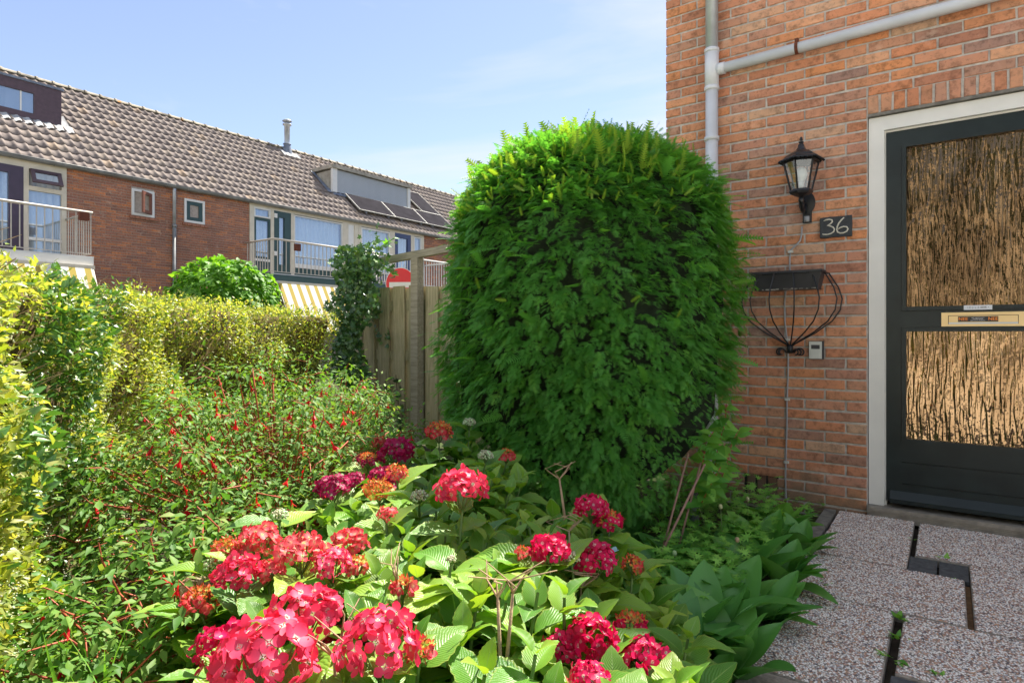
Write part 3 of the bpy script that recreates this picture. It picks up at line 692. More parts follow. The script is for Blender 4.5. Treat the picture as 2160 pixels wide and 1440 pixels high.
m.add([(x0,ya,zt_),(x1,ya,zt_),(x1,yb,zt_),(x0,yb,zt_),(x0+i_,ya+i_,zb_),(x1-i_,ya+i_,zb_),(x1-i_,yb-i_/2,zb_),(x0+i_,yb-i_/2,zb_),
       (x0+th,ya+th,zt_),(x1-th,ya+th,zt_),(x1-th,yb-th,zt_),(x0+th,yb-th,zt_),(x0+i_+th,ya+i_+th,zb_+th),(x1-i_-th,ya+i_+th,zb_+th),(x1-i_-th,yb-i_/2-th,zb_+th),(x0+i_+th,yb-i_/2-th,zb_+th)],
      [(0,1,5,4),(1,2,6,5),(2,3,7,6),(3,0,4,7),(4,5,6,7),(9,8,12,13),(10,9,13,14),(11,10,14,15),(8,11,15,12),(12,15,14,13),(0,8,9,1),(1,9,10,2),(2,10,11,3),(3,11,8,0)])
m.link('trough_body', M['plasticdark'], tr)
m = MB().box(x0-.006,x1+.006,ya-.008,ya+.001,zt_-.008,zt_+.003).box(x0-.006,x1+.006,yb-.001,yb+.006,zt_-.008,zt_+.003).box(x0-.007,x0+.001,ya+.001,yb-.001,zt_-.008,zt_+.003).box(x1-.001,x1+.007,ya+.001,yb-.001,zt_-.008,zt_+.003)
m.link('trough_rim', M['plasticdark'], tr)
m = MB(); 
for i in range(26): m.obox((rb.uniform(x0+.03, x1-.03), ya+i_-.001, zb_+.002+rb.uniform(0,.004)), (rb.uniform(.003,.012),0,0), (0,.0015,0), (0,0,rb.uniform(.001,.004)))
m.link('lime_crust', M['mortar'], tr, kind='stuff')
# ------------------------------------------------------------------ terrace of houses
GZ = 4.70; SLOPE = math.radians(40); RW = 3.38; RIDZ = GZ+RW*math.tan(SLOPE)
def fy(px, D=DF): return onfac(px, 700, D).y
YB = [1.49, 7.26, 13.03, 18.80, 24.57]
up = Vector((-math.cos(SLOPE), 0, math.sin(SLOPE))); nrmR = Vector((math.sin(SLOPE), 0, math.cos(SLOPE)))
def roofpt(y, s, off=0.0): return Vector((-DF, y, GZ))+up*s+nrmR*off
SLEN = RW/math.cos(SLOPE); ROWS = 13; RP = SLEN/ROWS; TP = .2
# pantile template: x -> along facade (+y world), y -> up slope, z -> normal
TV, TF = [], []
seg = 10
for j, (s, lift) in enumerate(((-.035,.026), (.30,.006))):
    for i in range(seg+1):
        u = i/seg; hgt = .030*math.exp(-((u-.78)/.16)**2) - .006*math.sin(math.pi*min(u/.6,1))
        TV.append((u*TP*1.06, s, lift+hgt))
for i in range(seg+1):
    v = TV[i]; TV.append((v[0], v[1]+.002, v[2]-.018))
TF = [(i, i+1, seg+2+i, seg+1+i) for i in range(seg)]+[(2*(seg+1)+i, 2*(seg+1)+i+1, i+1, i) for i in range(seg)]
tile_mesh = [mk_mesh('roof_tile', TV, TF, M['tile'], np.full(len(TV), k/8), None, True) for k in range(8)]
TB = np.array([[0,1,0],[up.x,up.y,up.z],[nrmR.x,nrmR.y,nrmR.z]]).T
def tile_matrix(y, r, rnd):
    p = roofpt(y, r*RP, rnd.uniform(0,.004))
    return Matrix([[*TB[0], p.x], [*TB[1], p.y], [*TB[2], p.z], [0,0,0,1]]) @ Matrix.Rotation(rnd.uniform(-.012,.012), 4, 'Z')
def pxy(p):
    X = p[0]*CS+p[1]*SN; Z = -p[0]*SN+p[1]*CS
    return 1080+FPX*X/Z, HY-(p[2]-CH)/Z*FPX
def far_bricks(parent, y0, y1, z0, z1, holes, seed):
    rnd = random.Random(seed); P_ = .0625; L_ = .215; out = []
    k = 0
    while z0+k*P_ < z1-.03:
        zz = z0+k*P_; y = y0-(.107 if k % 2 else 0)
        while y < y1:
            segs = [(max(y, y0), min(y+L_-.011, y1))]
            for (a, b_, c_, d_) in holes:
                ns = []
                for s0, s1 in segs:
                    if zz+.05 > c_ and zz < d_ and s1 > a and s0 < b_:
                        if a-s0 > .03: ns.append((s0, a-.004))
                        if s1-b_ > .03: ns.append((b_+.004, s1))
                    else: ns.append((s0, s1))
                segs = ns
            out += [(a, b_, zz, min(zz+.051, z1)) for a, b_ in segs if b_-a > .02]
            y += L_
        k += 1
    def geo(mb, b, t):
        o = rnd.uniform(-.002, .002)
        x0 = -DF-.02; x1 = -DF+o; a, b_, c_, d_ = b
        mb.add([(x0,a,c_),(x1,a,c_),(x1,b_,c_),(x0,b_,c_),(x0,a,d_),(x1,a,d_),(x1,b_,d_),(x0,b_,d_)], [(1,2,6,5),(0,1,5,4),(2,3,7,6),(4,5,6,7),(0,3,2,1)], t)
    def key(b):
        px, py = pxy((-DF, b[0], b[2])); return (0 if 0 < px < 930 and 380 < py < 620 else 1, px)
    out.sort(key=key)
    for b in out[:290]:
        m = MB(); geo(m, b, rnd.random()); m.link('brick', M['farbrick'], parent)
    m = MB()
    for b in out[290:]: geo(m, b, rnd.random())
    m.link('brickwork', M['farbrick'], parent, kind='stuff')
def curtain(parent, y0, y1, z0, z1, x, mat='curtain', amp=.045):
    n = int((y1-y0)/.025)+2; V = []
    for z in (z0, z1):
        for i in range(n): yy = y0+(y1-y0)*i/(n-1); V.append((x+amp*math.sin(yy*41+.8*math.sin(yy*9))*(1 if z == z0 else .6), yy, z))
    MB().add
    link('curtain', mk_mesh('curtain', V, [(i, i+1, n+i+1, n+i) for i in range(n-1)], M[mat]), parent)
def window(parent, y0, y1, z0, z1, fr, fw=.05, proud=.02, pane=True, name='window', cur=False):
    o = link(name, None, parent); x = -DF
    m = MB().box(x-.05,x+proud,y0,y1,z1-fw,z1).box(x-.05,x+proud,y0,y1,z0,z0+fw).box(x-.05,x+proud,y0,y0+fw,z0+fw,z1-fw).box(x-.05,x+proud,y1-fw,y1,z0+fw,z1-fw)
    m.link('frame', M[fr], o)
    if pane: MB().box(x-.02,x-.012,y0+fw,y1-fw,z0+fw,z1-fw).link('pane', M['glass'], o)
    if cur: curtain(o, y0+fw, y1-fw, z0+fw, z1-fw, x-.12)
    return o
def roof(parent, ya, yb, excl, seed):
    rnd = random.Random(seed)
    MB().add
    m = MB(); a, b_ = roofpt(ya,0,-.01), roofpt(yb,0,-.01); c_, d_ = roofpt(yb,SLEN,-.01), roofpt(ya,SLEN,-.01)
    bk = Vector((-RW*2-DF, 0, GZ)); m.add([a,b_,c_,d_,(bk.x,ya,bk.z),(bk.x,yb,bk.z)], [(0,1,2,3),(3,2,5,4),(0,3,4,4),(1,5,2,2)]); m.link('roof_deck', M['mortar'], parent)
    tiles = []
    n = int(round((yb-ya)/TP))
    for c in range(n):
        y = ya+c*(yb-ya)/n
        for r in range(ROWS):
            s = r*RP
            if any(y+TP*.6 > e[0] and y+TP*.4 < e[1] and s+RP*.3 > e[2] and s+RP*.7 < e[3] for e in excl): continue
            tiles.append((y, r))
    tiles.sort(key=lambda t: t[0]+(100 if pxy(roofpt(t[0], t[1]*RP))[0] < -20 else 0))
    vis = tiles[:300]
    for y, r in vis:
        o = bpy.data.objects.new('roof_tile', rnd.choice(tile_mesh)); COL.objects.link(o); o.parent = parent; o.matrix_local = tile_matrix(y, r, rnd)
    if tiles[300:]:
        T = np.array(TV); Vs = []; 
        for y, r in tiles[300:]:
            mt = tile_matrix(y, r, rnd); A = np.array(mt); Vs.append(T @ A[:3,:3].T + A[:3,3])
        F = np.array(TF)[None]+(np.arange(len(Vs))*len(T))[:,None,None]
        link('roof_tiling', mk_mesh('roof_tiling', np.concatenate(Vs), F.reshape(-1,4), M['tile'], np.repeat([rnd.random() for _ in Vs], len(T))), parent, kind='stuff')
    y = ya
    while y < yb-.1:
        p0, p1 = roofpt(y, SLEN), roofpt(min(y+.36, yb), SLEN); m = MB(); V = []
        for pp, rd in ((p0,.105),(p0+Vector((0,.05,0)),.105),(p0+Vector((0,.05,0)),.085),(p1,.085)):
            for k in range(9): a = math.pi*k/8; V.append((pp.x+rd*math.cos(a), pp.y, pp.z+.0+rd*math.sin(a)*.9))
        m.add(V, [(i*9+k, i*9+k+1, (i+1)*9+k+1, (i+1)*9+k) for i in range(3) for k in range(8)]); m.link('ridge_tile', M['ridge'], parent, True); y += .36
def gutter(parent, ya, yb):
    V = []
    for yy in (ya, yb):
        for k in range(9): a = math.pi+math.pi*k/8; V.append((-DF+.09+.065*math.cos(a), yy, GZ+.01+.075*math.sin(a)))
        for k in range(9): a = 2*math.pi-math.pi*k/8; V.append((-DF+.09+.058*math.cos(a), yy, GZ+.012+.068*math.sin(a)))
    m = MB(); m.add(V, [(k, (k+1) % 18, 18+(k+1) % 18, 18+k) for k in range(18)])
    m.box(-DF+.148, -DF+.164, ya, yb, GZ+.005, GZ+.02); m.link('gutter', M['gutter'], parent, True)
    y = ya+.3
    while y < yb: MB().tube([(-DF+.09+.068*math.cos(a), y, GZ+.01+.078*math.sin(a)) for a in (math.pi+math.pi*k/8 for k in range(9))], .006, 5).link('gutter_bracket', M['gutter'], parent); y += .75
def balcony(parent, ya, yb, fascia='white', open_left=True, mat='railing'):
    o = link('balcony', None, parent); xf, xb = -14.15, -DF+.02; zf, zr_ = 2.616, 3.535
    MB().box(xb, xf, ya, yb, zf-.16, zf-.005).link('balcony_slab', M['concrete'], o)
    MB().box(xf+.002, xf+.03, ya-.03, yb+.03, zf-.17, zf+.0).link('fascia', M[fascia], o)
    for yy in (ya-.03, yb): MB().box(xb, xf, yy, yy+.028, zf-.17, zf).link('fascia', M[fascia], o)
    m = MB().box(xf-.06, xf+.02, ya-.04, yb+.04, zf+.004, zf+.022); m.link('kerb_trim', M['white'], o)
    MB().tube([(xf-.03, ya-.03, zr_), (xf-.03, yb+.03, zr_)], .028, 8).link('handrail', M[mat], o, True)
    for yy in (ya, yb): MB().tube([(xb, yy, zr_), (xf-.03, yy, zr_)], .026, 8).link('handrail', M[mat], o, True)
    MB().box(xf-.04, xf-.02, ya, yb, zf+.07, zf+.085).link('bottom_rail', M[mat], o)
    for yy in (ya, yb): MB().box(xb, xf-.03, yy-.01, yy+.01, zf+.07, zf+.085).link('bottom_rail', M[mat], o)
    n = int((yb-ya)/.125); bm = MB().box(-.008,.008,-.008,.008,0,zr_-zf-.08).mesh('baluster', M[mat])
    for i in range(n+1): link('baluster', bm, o, (xf-.03, ya+(yb-ya)*i/n, zf+.075))
    for yy in (ya, yb):
        for i in range(1, 11): link('baluster', bm, o, (xb+(xf-.03-xb)*i/11, yy, zf+.075))
    return o
def awning(ya, yb, label):
    a = thing('awning', label, 'awning', group='striped sun awnings below the balconies')
    p = [(-14.06, 2.44), (-13.62, 1.66), (-13.3, 1.1)]
    V = [(x, y, z) for x, z in p for y in (ya, yb)]; V2 = [(v[0]-.004, v[1], v[2]-.004) for v in V]
    m = MB(); m.add(V+V2, [(0,1,3,2),(2,3,5,4),(6,8,9,7),(8,10,11,9)]); m.link('cloth', M['awning'], a)
    MB().box(-14.14,-14.03,ya-.05,yb+.05,2.38,2.445).link('roller_box', M['cream'], a)
    for yy in (ya-.02, yb+.02): MB().tube([(-14.06,yy,2.40),(-13.32,yy,1.08)], .014, 6).link('awning_arm', M['railing'], a, True)
    return a

# --- house 1 (left)
def walls(parent, ya, yb, holes):
    m = MB(); x = -DF-.009; last = ya
    for (a, b_) in holes:
        if a > last: m.box(x-.3, x, last, a, -.05, GZ)
        m.box(x-.3, x, a, b_, -.05, 2.60); last = b_
    if last < yb: m.box(x-.3, x, last, yb, -.05, GZ)
    m.box(x-8, x-1.6, ya, yb, -.05, GZ); m.link('mortar_wall', M['farmortar'], parent)
def small_window(parent, px0, px1, py_t, py_b, fr, kind):
    ya, yb = fy(px0), fy(px1); zt = onfac(px0, py_t).z; zb = onfac(px0, py_b).z
    w_ = window(parent, ya, yb, zb, zt, 'white', .055, .03, False)
    x = -DF
    if kind == 'green':
        m = MB(); a, b_, c_, d_ = ya+.056, yb-.056, zb+.056, zt-.056; q = .09
        m.box(x-.04,x+.012,a,b_,d_-q,d_).box(x-.04,x+.012,a,b_,c_,c_+q).box(x-.04,x+.012,a,a+q,c_+q,d_-q).box(x-.04,x+.012,b_-q,b_,c_+q,d_-q); m.link('sash', M['green'], w_)
        MB().box(x-.02,x-.014,a+q,b_-q,c_+q,d_-q).link('pane', M['glass'], w_); MB().box(x-.08,x-.07,a,b_,c_,d_).link('blind', M['curtain'], w_)
    else:
        MB().box(x-.08,x-.05,ya+.05,yb-.05,zb+.05,zt-.05).link('dark_opening', M['room'], w_)
        s = link('sash', None, w_); s.location = (x+.01, yb-.06, zb+.06); s.rotation_euler = (0,0,math.radians(-38))
        W_, H_ = (yb-ya)-.12, (zt-zb)-.12; q = .07; m = MB()
        m.box(-.02,.02,-W_,0,0,q).box(-.02,.02,-W_,0,H_-q,H_).box(-.02,.02,-W_,-W_+q,q,H_-q).box(-.02,.02,-q,0,q,H_-q); me = m.mesh('sash', M['redwood']); s2 = link('sash', me, w_); s2.matrix_local = Matrix.Translation(s.location) @ Matrix.Rotation(math.radians(38),4,'Z')
        g2 = link('pane', MB().box(-.004,.004,-W_+q,-q,q,H_-q).mesh('pane', M['glass']), w_); g2.matrix_local = s2.matrix_local
        g3 = link('net_curtain', MB().box(-.014,-.010,-W_+q,-q,q,H_-q).mesh('net_curtain', M['curtain']), w_); g3.matrix_local = s2.matrix_local
        bpy.data.objects.remove(s)
    m = MB(); yy = ya-.04
    while yy < yb+.02: m.box(x-.01,x+.05,yy,yy+.10,zb-.075,zb-.012); yy += .108
    m.link('sill_bricks', M['farbrick'], w_)
    return (ya, yb, zb-.0, zt)
H1 = thing('terrace_house', 'left terraced brick house with brown dormer and aubergine balcony window frames', 'house', group='terrace of brick houses behind the hedge')
f1 = fy(140)
walls(H1, YB[0], YB[1], [(YB[0]+.2, f1)])
hw = small_window(H1, 277, 325, 397, 453, 'redwood', 'open')
far_bricks(H1, f1+.01, YB[1]-.005, .9, GZ-.01, [hw], 5)
roof(H1, YB[0], YB[1], [(YB[0], 5.44, 1.47/math.cos(SLOPE)-.1, 2.46/math.cos(SLOPE)+.05)], 1)
gutter(H1, YB[0], YB[1])
# frontage 1
x = -DF; ft = GZ-.005
MB().box(x-.06,x+.02,YB[0]+.2,f1,ft-.19,ft).box(x-.06,x+.02,f1-.09,f1,2.6,ft-.19).link('frame_surround', M['cream'], H1)
ym_ = fy(60); MB().box(x-.05,x+.025,ym_-.09,ym_,2.6,ft-.19).link('mullion', M['cream'], H1)
zt1 = onfac(64,392).z; zt2 = onfac(64,378).z; zs = onfac(64,500).z
MB().box(x-.05,x+.022,ym_,f1-.09,zt1-.09,zt1).link('transom', M['cream'], H1)
MB().box(x-.05,x+.03,ym_,f1-.09,zs-.06,zs).link('window_sill', M['white'], H1)
MB().box(x-.03,x-.02,ym_,f1-.09,zs,zt1-.09).link('pane', M['glass'], H1); curtain(H1, ym_, f1-.09, 2.62, ft-.2, x-.13)
MB().box(x-.03,x-.02,ym_,f1-.09,2.62,zs-.06).link('pane', M['glass'], H1)
vo = link('top_hung_vent', None, H1); 
mm = MB(); W_ = f1-.09-ym_-.04; Hh = ft-.22-zt1; q = .07
mm.box(-.02,.02,0,W_,-q,0).box(-.02,.02,0,W_,-Hh,-Hh+q).box(-.02,.02,0,q,-Hh+q,-q).box(-.02,.02,W_-q,W_,-Hh+q,-q)
for nm, me in (('sash', mm.mesh('sash', M['brownpaint'])), ('pane', MB().box(-.004,.004,q,W_-q,-Hh+q,-q).mesh('pane', M['glass']))):
    o = link(nm, me, vo); o.matrix_local = Matrix.Translation((x+.03, ym_+.02, ft-.2)) @ Matrix.Rotation(math.radians(-28),4,'Y')
# big aubergine frame window left
yl = YB[0]+.2; m = MB(); yr = ym_-.09; q = .16
m.box(x-.045,x+.03,yl,yr,ft-.19-q,ft-.19).box(x-.045,x+.03,yr-.24,yr,2.6,ft-.19-q).box(x-.045,x+.03,yl,yr-.24,2.6,2.9); m.link('door_sash', M['purple'], H1)
MB().box(x-.02,x-.012,yl,yr-.24,2.9,ft-.19-q).link('pane', M['glass'], H1); curtain(H1, yl, yr-.24, 2.62, ft-.25, x-.13)
balcony(H1, YB[0]+.3, 5.03, 'white')
a1 = awning(YB[0]+.4, 5.0, 'yellow and white awning end under the far left balcony')
# dormer 1
d1 = link('dormer', None, H1); wx = -DF-1.47; ztop, zbot = 6.79, GZ+1.47*math.tan(SLOPE)+.02; ya, yb = YB[0]+.3, 5.40
MB().box(-DF-2.6, wx, ya, yb, zbot-.5, ztop-.02).link('dormer_body', M['brownpaint'], d1)
fx = wx+.002; m = MB(); zw0, zw1 = zbot+.13, ztop-.25; yw = 4.72+.15
m.box(fx,fx+.05,ya,yb,zw1,ztop-.022).box(fx,fx+.05,yw,yb,zbot,zw1).box(fx,fx+.05,ya,yw,zbot,zw0); m.link('dormer_frame', M['brownpaint'], d1)
MB().box(fx+.016,fx+.022,ya,yw,zw0,zw1).link('pane', M['glass'], d1); MB().box(fx+.003,fx+.006,ya,yw,zw0,zw1).link('blind', M['shutter'], d1)
for pz in (3.93, 4.62): MB().box(fx+.022,fx+.03,pz,pz+.03,zw0,zw1).link('glazing_bar', M['white'], d1)
sl = MB(); z = zw0+.01
while z < zw1: sl.box(fx+.006,fx+.012,ya,4.35,z,z+.012); z += .026
sl.link('blind_slats', M['shutter'], d1, kind='stuff')
MB().box(-DF-2.7, wx+.08, ya, yb+.04, ztop-.02, ztop+.03).link('dormer_roof', M['lead'], d1)
def flashing(parent, y0, y1, s0, s1, mat, seed, amp=.03):
    n = max(2, int((y1-y0)/.04)); V = []
    for s in (s0, s1):
        for i in range(n+1):
            yy = y0+(y1-y0)*i/n; u = ((yy)/TP) % 1; hgt = .034*math.exp(-((u-.78)/.16)**2); p = roofpt(yy, s+(-amp*math.sin(yy*31+seed) if s == s0 else 0), .038+hgt*(.8 if s == s0 else 1)); V.append(p)
    m = MB(); m.add(V, [(i, i+1, n+2+i, n+1+i) for i in range(n)]); m.link('flashing', M[mat], parent, True)
s_ = 1.47/math.cos(SLOPE); flashing(d1, ya, yb+.22, s_-.28, s_+.02, 'bitumen', 1); flashing(d1, yb+.01, yb+.16, s_-.2, s_+.5, 'bitumen', 2)
# --- house 2 (middle)
H2 = thing('terrace_house', 'middle terraced brick house with bottle green balcony door and steel flue', 'house', group='terrace of brick houses behind the hedge')
f2 = fy(526)
walls(H2, YB[1], YB[2], [(f2, YB[2])])
hw = small_window(H2, 388, 431, 418, 468, 'green', 'green')
far_bricks(H2, YB[1]+.005, f2-.01, .9, GZ-.01, [hw], 6); roof(H2, YB[1], YB[2], [], 2); gutter(H2, YB[1], YB[2])
def frontage(parent, cols, ya, yb, dcol):
    m = MB().box(x-.06,x+.02,ya,yb,ft-.13,ft); m.link('frame_head', M['cream'], parent)
    for a, b_ in cols: MB().box(x-.05,x+.025,a,b_,2.6,ft-.13).link('mullion', M['cream'], parent)
frontage(H2, [(f2, f2+.13), (fy(570), fy(577)), (fy(613), fy(620)), (fy(722), fy(734)), (YB[2]-.16, YB[2]-.01)], f2, YB[2]-.01, 'green')
yA, yB_, yC, yD, yE, yF = f2+.13, fy(570), fy(577), fy(613), fy(620), fy(722)
zT = ft-.13; zS = onfac(545,545).z
o = window(H2, yA, yB_, 4.30, zT, 'white', .04, .02, cur=True); o = window(H2, yA, yB_, zS, 4.28, 'green', .06, .015, cur=True)
MB().box(x-.05,x+.03,yA,yB_,zS-.07,zS-.002).link('window_sill', M['white'], H2); MB().box(x-.05,x+.01,yA,yB_,2.6,zS-.072).link('green_panel', M['green'], H2)
dg = link('balcony_door', None, H2); q = .17
m = MB().box(x-.05,x+.018,yC,yD,zT-q,zT).box(x-.05,x+.018,yC,yC+q,2.62,zT-q).box(x-.05,x+.018,yD-q*1.2,yD,2.62,zT-q).box(x-.05,x+.018,yC+q,yD-q*1.2,2.62,3.05); m.link('door_sash', M['green'], dg)
MB().box(x-.03,x-.02,yC+q,yD-q*1.2,3.05,zT-q).link('pane', M['glass'], dg); MB().box(x-.09,x-.08,yC+q,yD-q*1.2,3.05,zT-q).link('blind', M['curtain'], dg)
for z in (4.42, 3.35): MB().box(x+.019,x+.05,yC+.0,yC+.09,z-.06,z+.06).link('hinge', M['white'], dg)
window(H2, yE, yF, zS-.06, zT-.02, 'white', .035, .015, cur=True)
MB().box(x-.05,x+.035,yE,yF,zS-.15,zS-.062).link('window_sill', M['white'], H2); MB().box(x-.05,x+.01,yE,yF,2.6,zS-.152).link('green_panel', M['green'], H2)
MB().box(x-.05,x-.001,fy(734),YB[2]-.16,2.6,zT).link('infill_panel', M['white'], H2)
balcony(H2, 9.14, 12.98, 'green')
awning(9.2, 12.9, 'large yellow and white striped awning under the middle balcony')
bp = at(596, 516, 15.6); MB().box(-14.10,-14.02,9.70,9.86,3.28,3.46).link('lantern_box', M['rust'], thing('hanging_lantern', 'small rusty lantern hanging on the middle balcony railing', 'lantern'))
lt = at(181, 462, 12.3); MB().box(-14.10,-14.0,4.78,4.94,3.34,3.50).link('box_body', M['rust'], thing('railing_box', 'small brown box hung on the left balcony railing', 'box'))
dpp = link('downpipe', None, H2); yp2 = YB[1]+.0
MB().tube([(x+.09,yp2,GZ-.06),(x+.07,yp2,GZ-.12),(x+.07,yp2,3.72)], .04, 10).link('upper_pipe', M['zinc'], dpp, True)
MB().tube([(x+.07,yp2,3.72),(x+.07,yp2,.0)], .046, 10).link('lower_pipe', M['gutter'], dpp, True)
for z in (3.72, 2.62, 1.65): MB().tube([(x+.07,yp2,z-.03),(x+.07,yp2,z+.03)], .056, 10).link('pipe_collar', M['gutter'], dpp, True)
fl = link('flue', None, H2); fp = roofpt(12.62, SLEN-.18); 
MB().lathe([(.19,-.16),(.17,.02),(.11,.22),(.11,.25),(.135,.25),(.135,.28),(.11,.28)], fp, 16).link('flue_base', M['lead'], fl, True)
MB().lathe([(.095,.27),(.095,.92),(.15,.93),(.15,.97),(.09,.98),(.085,1.06)], fp, 16).link('flue_pipe', M['zinc'], fl, True)
MB().lathe([(.16,1.06),(.165,1.075),(.10,1.12),(0,1.14)], fp, 16).link('flue_cap', M['zinc'], fl, True)
flashing(fl, 12.3, 12.95, SLEN-.55, SLEN-.25, 'bitumen', 3, .06)
# --- house 3 (right)
H3 = thing('terrace_house', 'right terraced brick house with roller shutter dormer and navy balcony door', 'house', group='terrace of brick houses behind the hedge')
f3 = 16.05
walls(H3, YB[2], YB[4], [(YB[2], f3)]); far_bricks(H3, f3+.005, YB[3], .9, GZ-.01, [], 8)
roof(H3, YB[2], YB[4], [(13.0, 16.62, 1.34/math.cos(SLOPE)-.1, 2.3/math.cos(SLOPE)+.05)], 3); gutter(H3, YB[2], YB[4])
g0, g1, g2, g3, g4, g5 = YB[2]+.12, fy(822), fy(832), fy(866), fy(873), f3-.12
frontage(H3, [(YB[2]+.0, g0), (g1, g2), (g3, g4), (g5, f3)], YB[2], f3, 'blue')
window(H3, g0, g1, zS-.06, zT-.02, 'white', .05, .015, cur=True); window(H3, g4, g5, zS-.3, zT-.02, 'white', .04, .015, cur=True)
MB().box(x-.05,x+.01,g0,g1,2.6,zS-.07).link('infill_panel', M['blue'], H3); MB().box(x-.05,x+.01,g4,g5,2.6,zS-.31).link('infill_panel', M['blue'], H3)
db = link('balcony_door', None, H3); q = .15
m = MB().box(x-.05,x+.018,g2,g3,zT-q,zT).box(x-.05,x+.018,g2,g2+q,2.62,zT-q).box(x-.05,x+.018,g3-q,g3,2.62,zT-q).box(x-.05,x+.018,g2+q,g3-q,2.62,2.9); m.link('door_sash', M['blue'], db)
MB().box(x-.03,x-.02,g2+q,g3-q,2.9,zT-q).link('pane', M['glass'], db); curtain(db, g2+q, g3-q, 2.9, zT-q, x-.1)
balcony(H3, 13.06, 15.95, 'white', mat='white')
d3 = link('dormer', None, H3); wx = -DF-1.34; ztop, zbot = 6.76, GZ+1.34*math.tan(SLOPE)+.02; ya, yb = 13.03, 16.60
bd = MB(); bd.add([(wx,ya,zbot-.02),(wx,yb,zbot-.02),(wx,yb,ztop-.16),(wx,ya,ztop-.16),(-DF-2.6,ya,ztop-.18),(-DF-2.6,yb,ztop-.18)], [(0,1,2,3),(0,3,4,4),(1,5,2,2),(3,2,5,4)]); bd.link('dormer_cheek', M['cheek'], d3)
MB().box(wx+.001,wx+.10,ya-.03,ya+.16,zbot,ztop-.12).link('front_post', M['white'], d3); MB().box(wx+.001,wx+.10,yb-.12,yb+.02,zbot,ztop-.12).link('front_post', M['white'], d3)
MB().box(-DF-2.75,wx+.16,ya-.06,yb+.08,ztop-.118,ztop+.0).link('roof_fascia', M['cheek'], d3)
zz = zbot+.02; sm = MB().box(0,.012,0,yb-ya-.30,0,.034).mesh('shutter_slat', M['shutter'])
while zz < ztop-.16: link('shutter_slat', sm, d3, (wx+.05, ya+.17, zz)); zz += .038
MB().box(wx+.03,wx+.049,ya+.16,yb-.12,zbot,ztop-.13).link('shutter_backing', M['room'], d3)
s_ = 1.34/math.cos(SLOPE); flashing(d3, ya-.02, yb, s_-.2, s_+.02, 'lead', 1); 
m = MB(); m.add([roofpt(ya-.22, s_-.1, .06), roofpt(ya-.0, s_-.1, .05), roofpt(ya-.0, s_+1.25, .05), roofpt(ya-.16, s_+1.25, .06)], [(0,1,2,3)]); m.link('side_flashing_shadow', M['lead'], d3)  # bluish strip along the cheek paints the dormer's shadow on the roof
def panel(y0, y1, s0, s1, label):
    o = thing('solar_panel', label, 'solar panel', group='solar panels on the right house roof'); m = MB()
    c = (roofpt((y0+y1)/2, (s0+s1)/2, .14)); m.obox(c, Vector((0,(y1-y0)/2-.012,0)), up*((s1-s0)/2-.012), nrmR*.02); m.link('cell_sheet', M['solar'], o)
    f = MB()
    for (a, b_, c_, d_) in ((y0,y1,s0,s0+.012),(y0,y1,s1-.012,s1),(y0,y0+.012,s0+.012,s1-.012),(y1-.012,y1,s0+.012,s1-.012)):
        f.obox(roofpt((a+b_)/2,(c_+d_)/2,.142), Vector((0,(b_-a)/2,0)), up*((d_-c_)/2), nrmR*.024)
    f.link('panel_frame', M['gutter'], o)
    for yy in (y0+.3, y1-.3): MB().obox(roofpt(yy,(s0+s1)/2,.09), Vector((0,.02,0)), up*((s1-s0)/2+.03), nrmR*.025).link('mounting_rail', M['steel'], o)
ss0, ss1 = .60, 1.60
panel(13.42,15.02,ss0,ss1,'solar panel under the left part of the roller shutter dormer'); panel(15.04,16.64,ss0,ss1,'solar panel under the right end of the roller shutter dormer')
panel(16.66,18.20,ss0,ss1,'lower solar panel to the right of the shutter dormer'); panel(17.15,18.20,1.62,3.25,'upright solar panel higher on the roof beside the shutter dormer')
# timber shed wall under the middle balcony
sh = thing('timber_shed', 'brown timber clad shed corner beside the striped awning', 'shed')
y = 8.55
while y < 9.3: MB().box(-14.6,-14.45,y,y+.11,0,2.2).link('cladding_board', M['shed'], sh); y += .118

# ------------------------------------------------------------------ fence, beam, post, sign
YF = 4.32
fc = thing('timber_fence', 'weathered grey green board fence with overlapping vertical boards', 'fence')
fz = lambda px: onfac
def xf(px): r = rr(px); return YF*(CS*r-SN)/(SN*r+CS)
rf = random.Random(4); xs = -5.02; i = 0
while xs < -1.75:
    front = i % 2 == 0; w_ = .158; x0 = xs; z1 = 1.535+rf.uniform(-.02,.012)+(0 if front else -.005); y0 = YF-(.024 if front else -.012)
    m = MB(); ts = 5; V = []
    nseg = 6
    for k in range(nseg+1):
        z = .02+(z1-.02)*k/nseg; dx = rf.uniform(-.002,.002); dyy = .004*math.sin(k+i)
        V += [(x0+dx, y0+dyy, z), (x0+.02+dx, y0-.003+dyy, z), (x0+w_-.02+dx, y0-.003+dyy, z), (x0+w_+dx, y0+dyy, z), (x0+w_+dx, y0+.018+dyy, z), (x0+dx, y0+.018+dyy, z)]
    F = [(k*6+j, k*6+(j+1) % 6, (k+1)*6+(j+1) % 6, (k+1)*6+j) for k in range(nseg) for j in range(6)]
    b0 = nseg*6; F += [(b0,b0+1,b0+4,b0+5),(b0+1,b0+2,b0+3,b0+4)]
    m.add(V, F, rf.random()); m.link('fence_board', M['fence'], fc)
    xs += .112 if front else .112; i += 1
for z in (.35, .85, 1.35): MB().box(-5.03,-1.62,YF-.004,YF+.010,z-.05,z+.05).link('fence_rail', M['fence'], fc)
xpst = xf(891); MB().box(xpst-.045,xpst+.045,YF-.115,YF-.03,0,1.80).link('fence_post', M['beam'], fc)
MB().box(-5.12,-5.03,YF-.05,YF+.05,0,1.62).link('fence_post', M['beam'], fc)
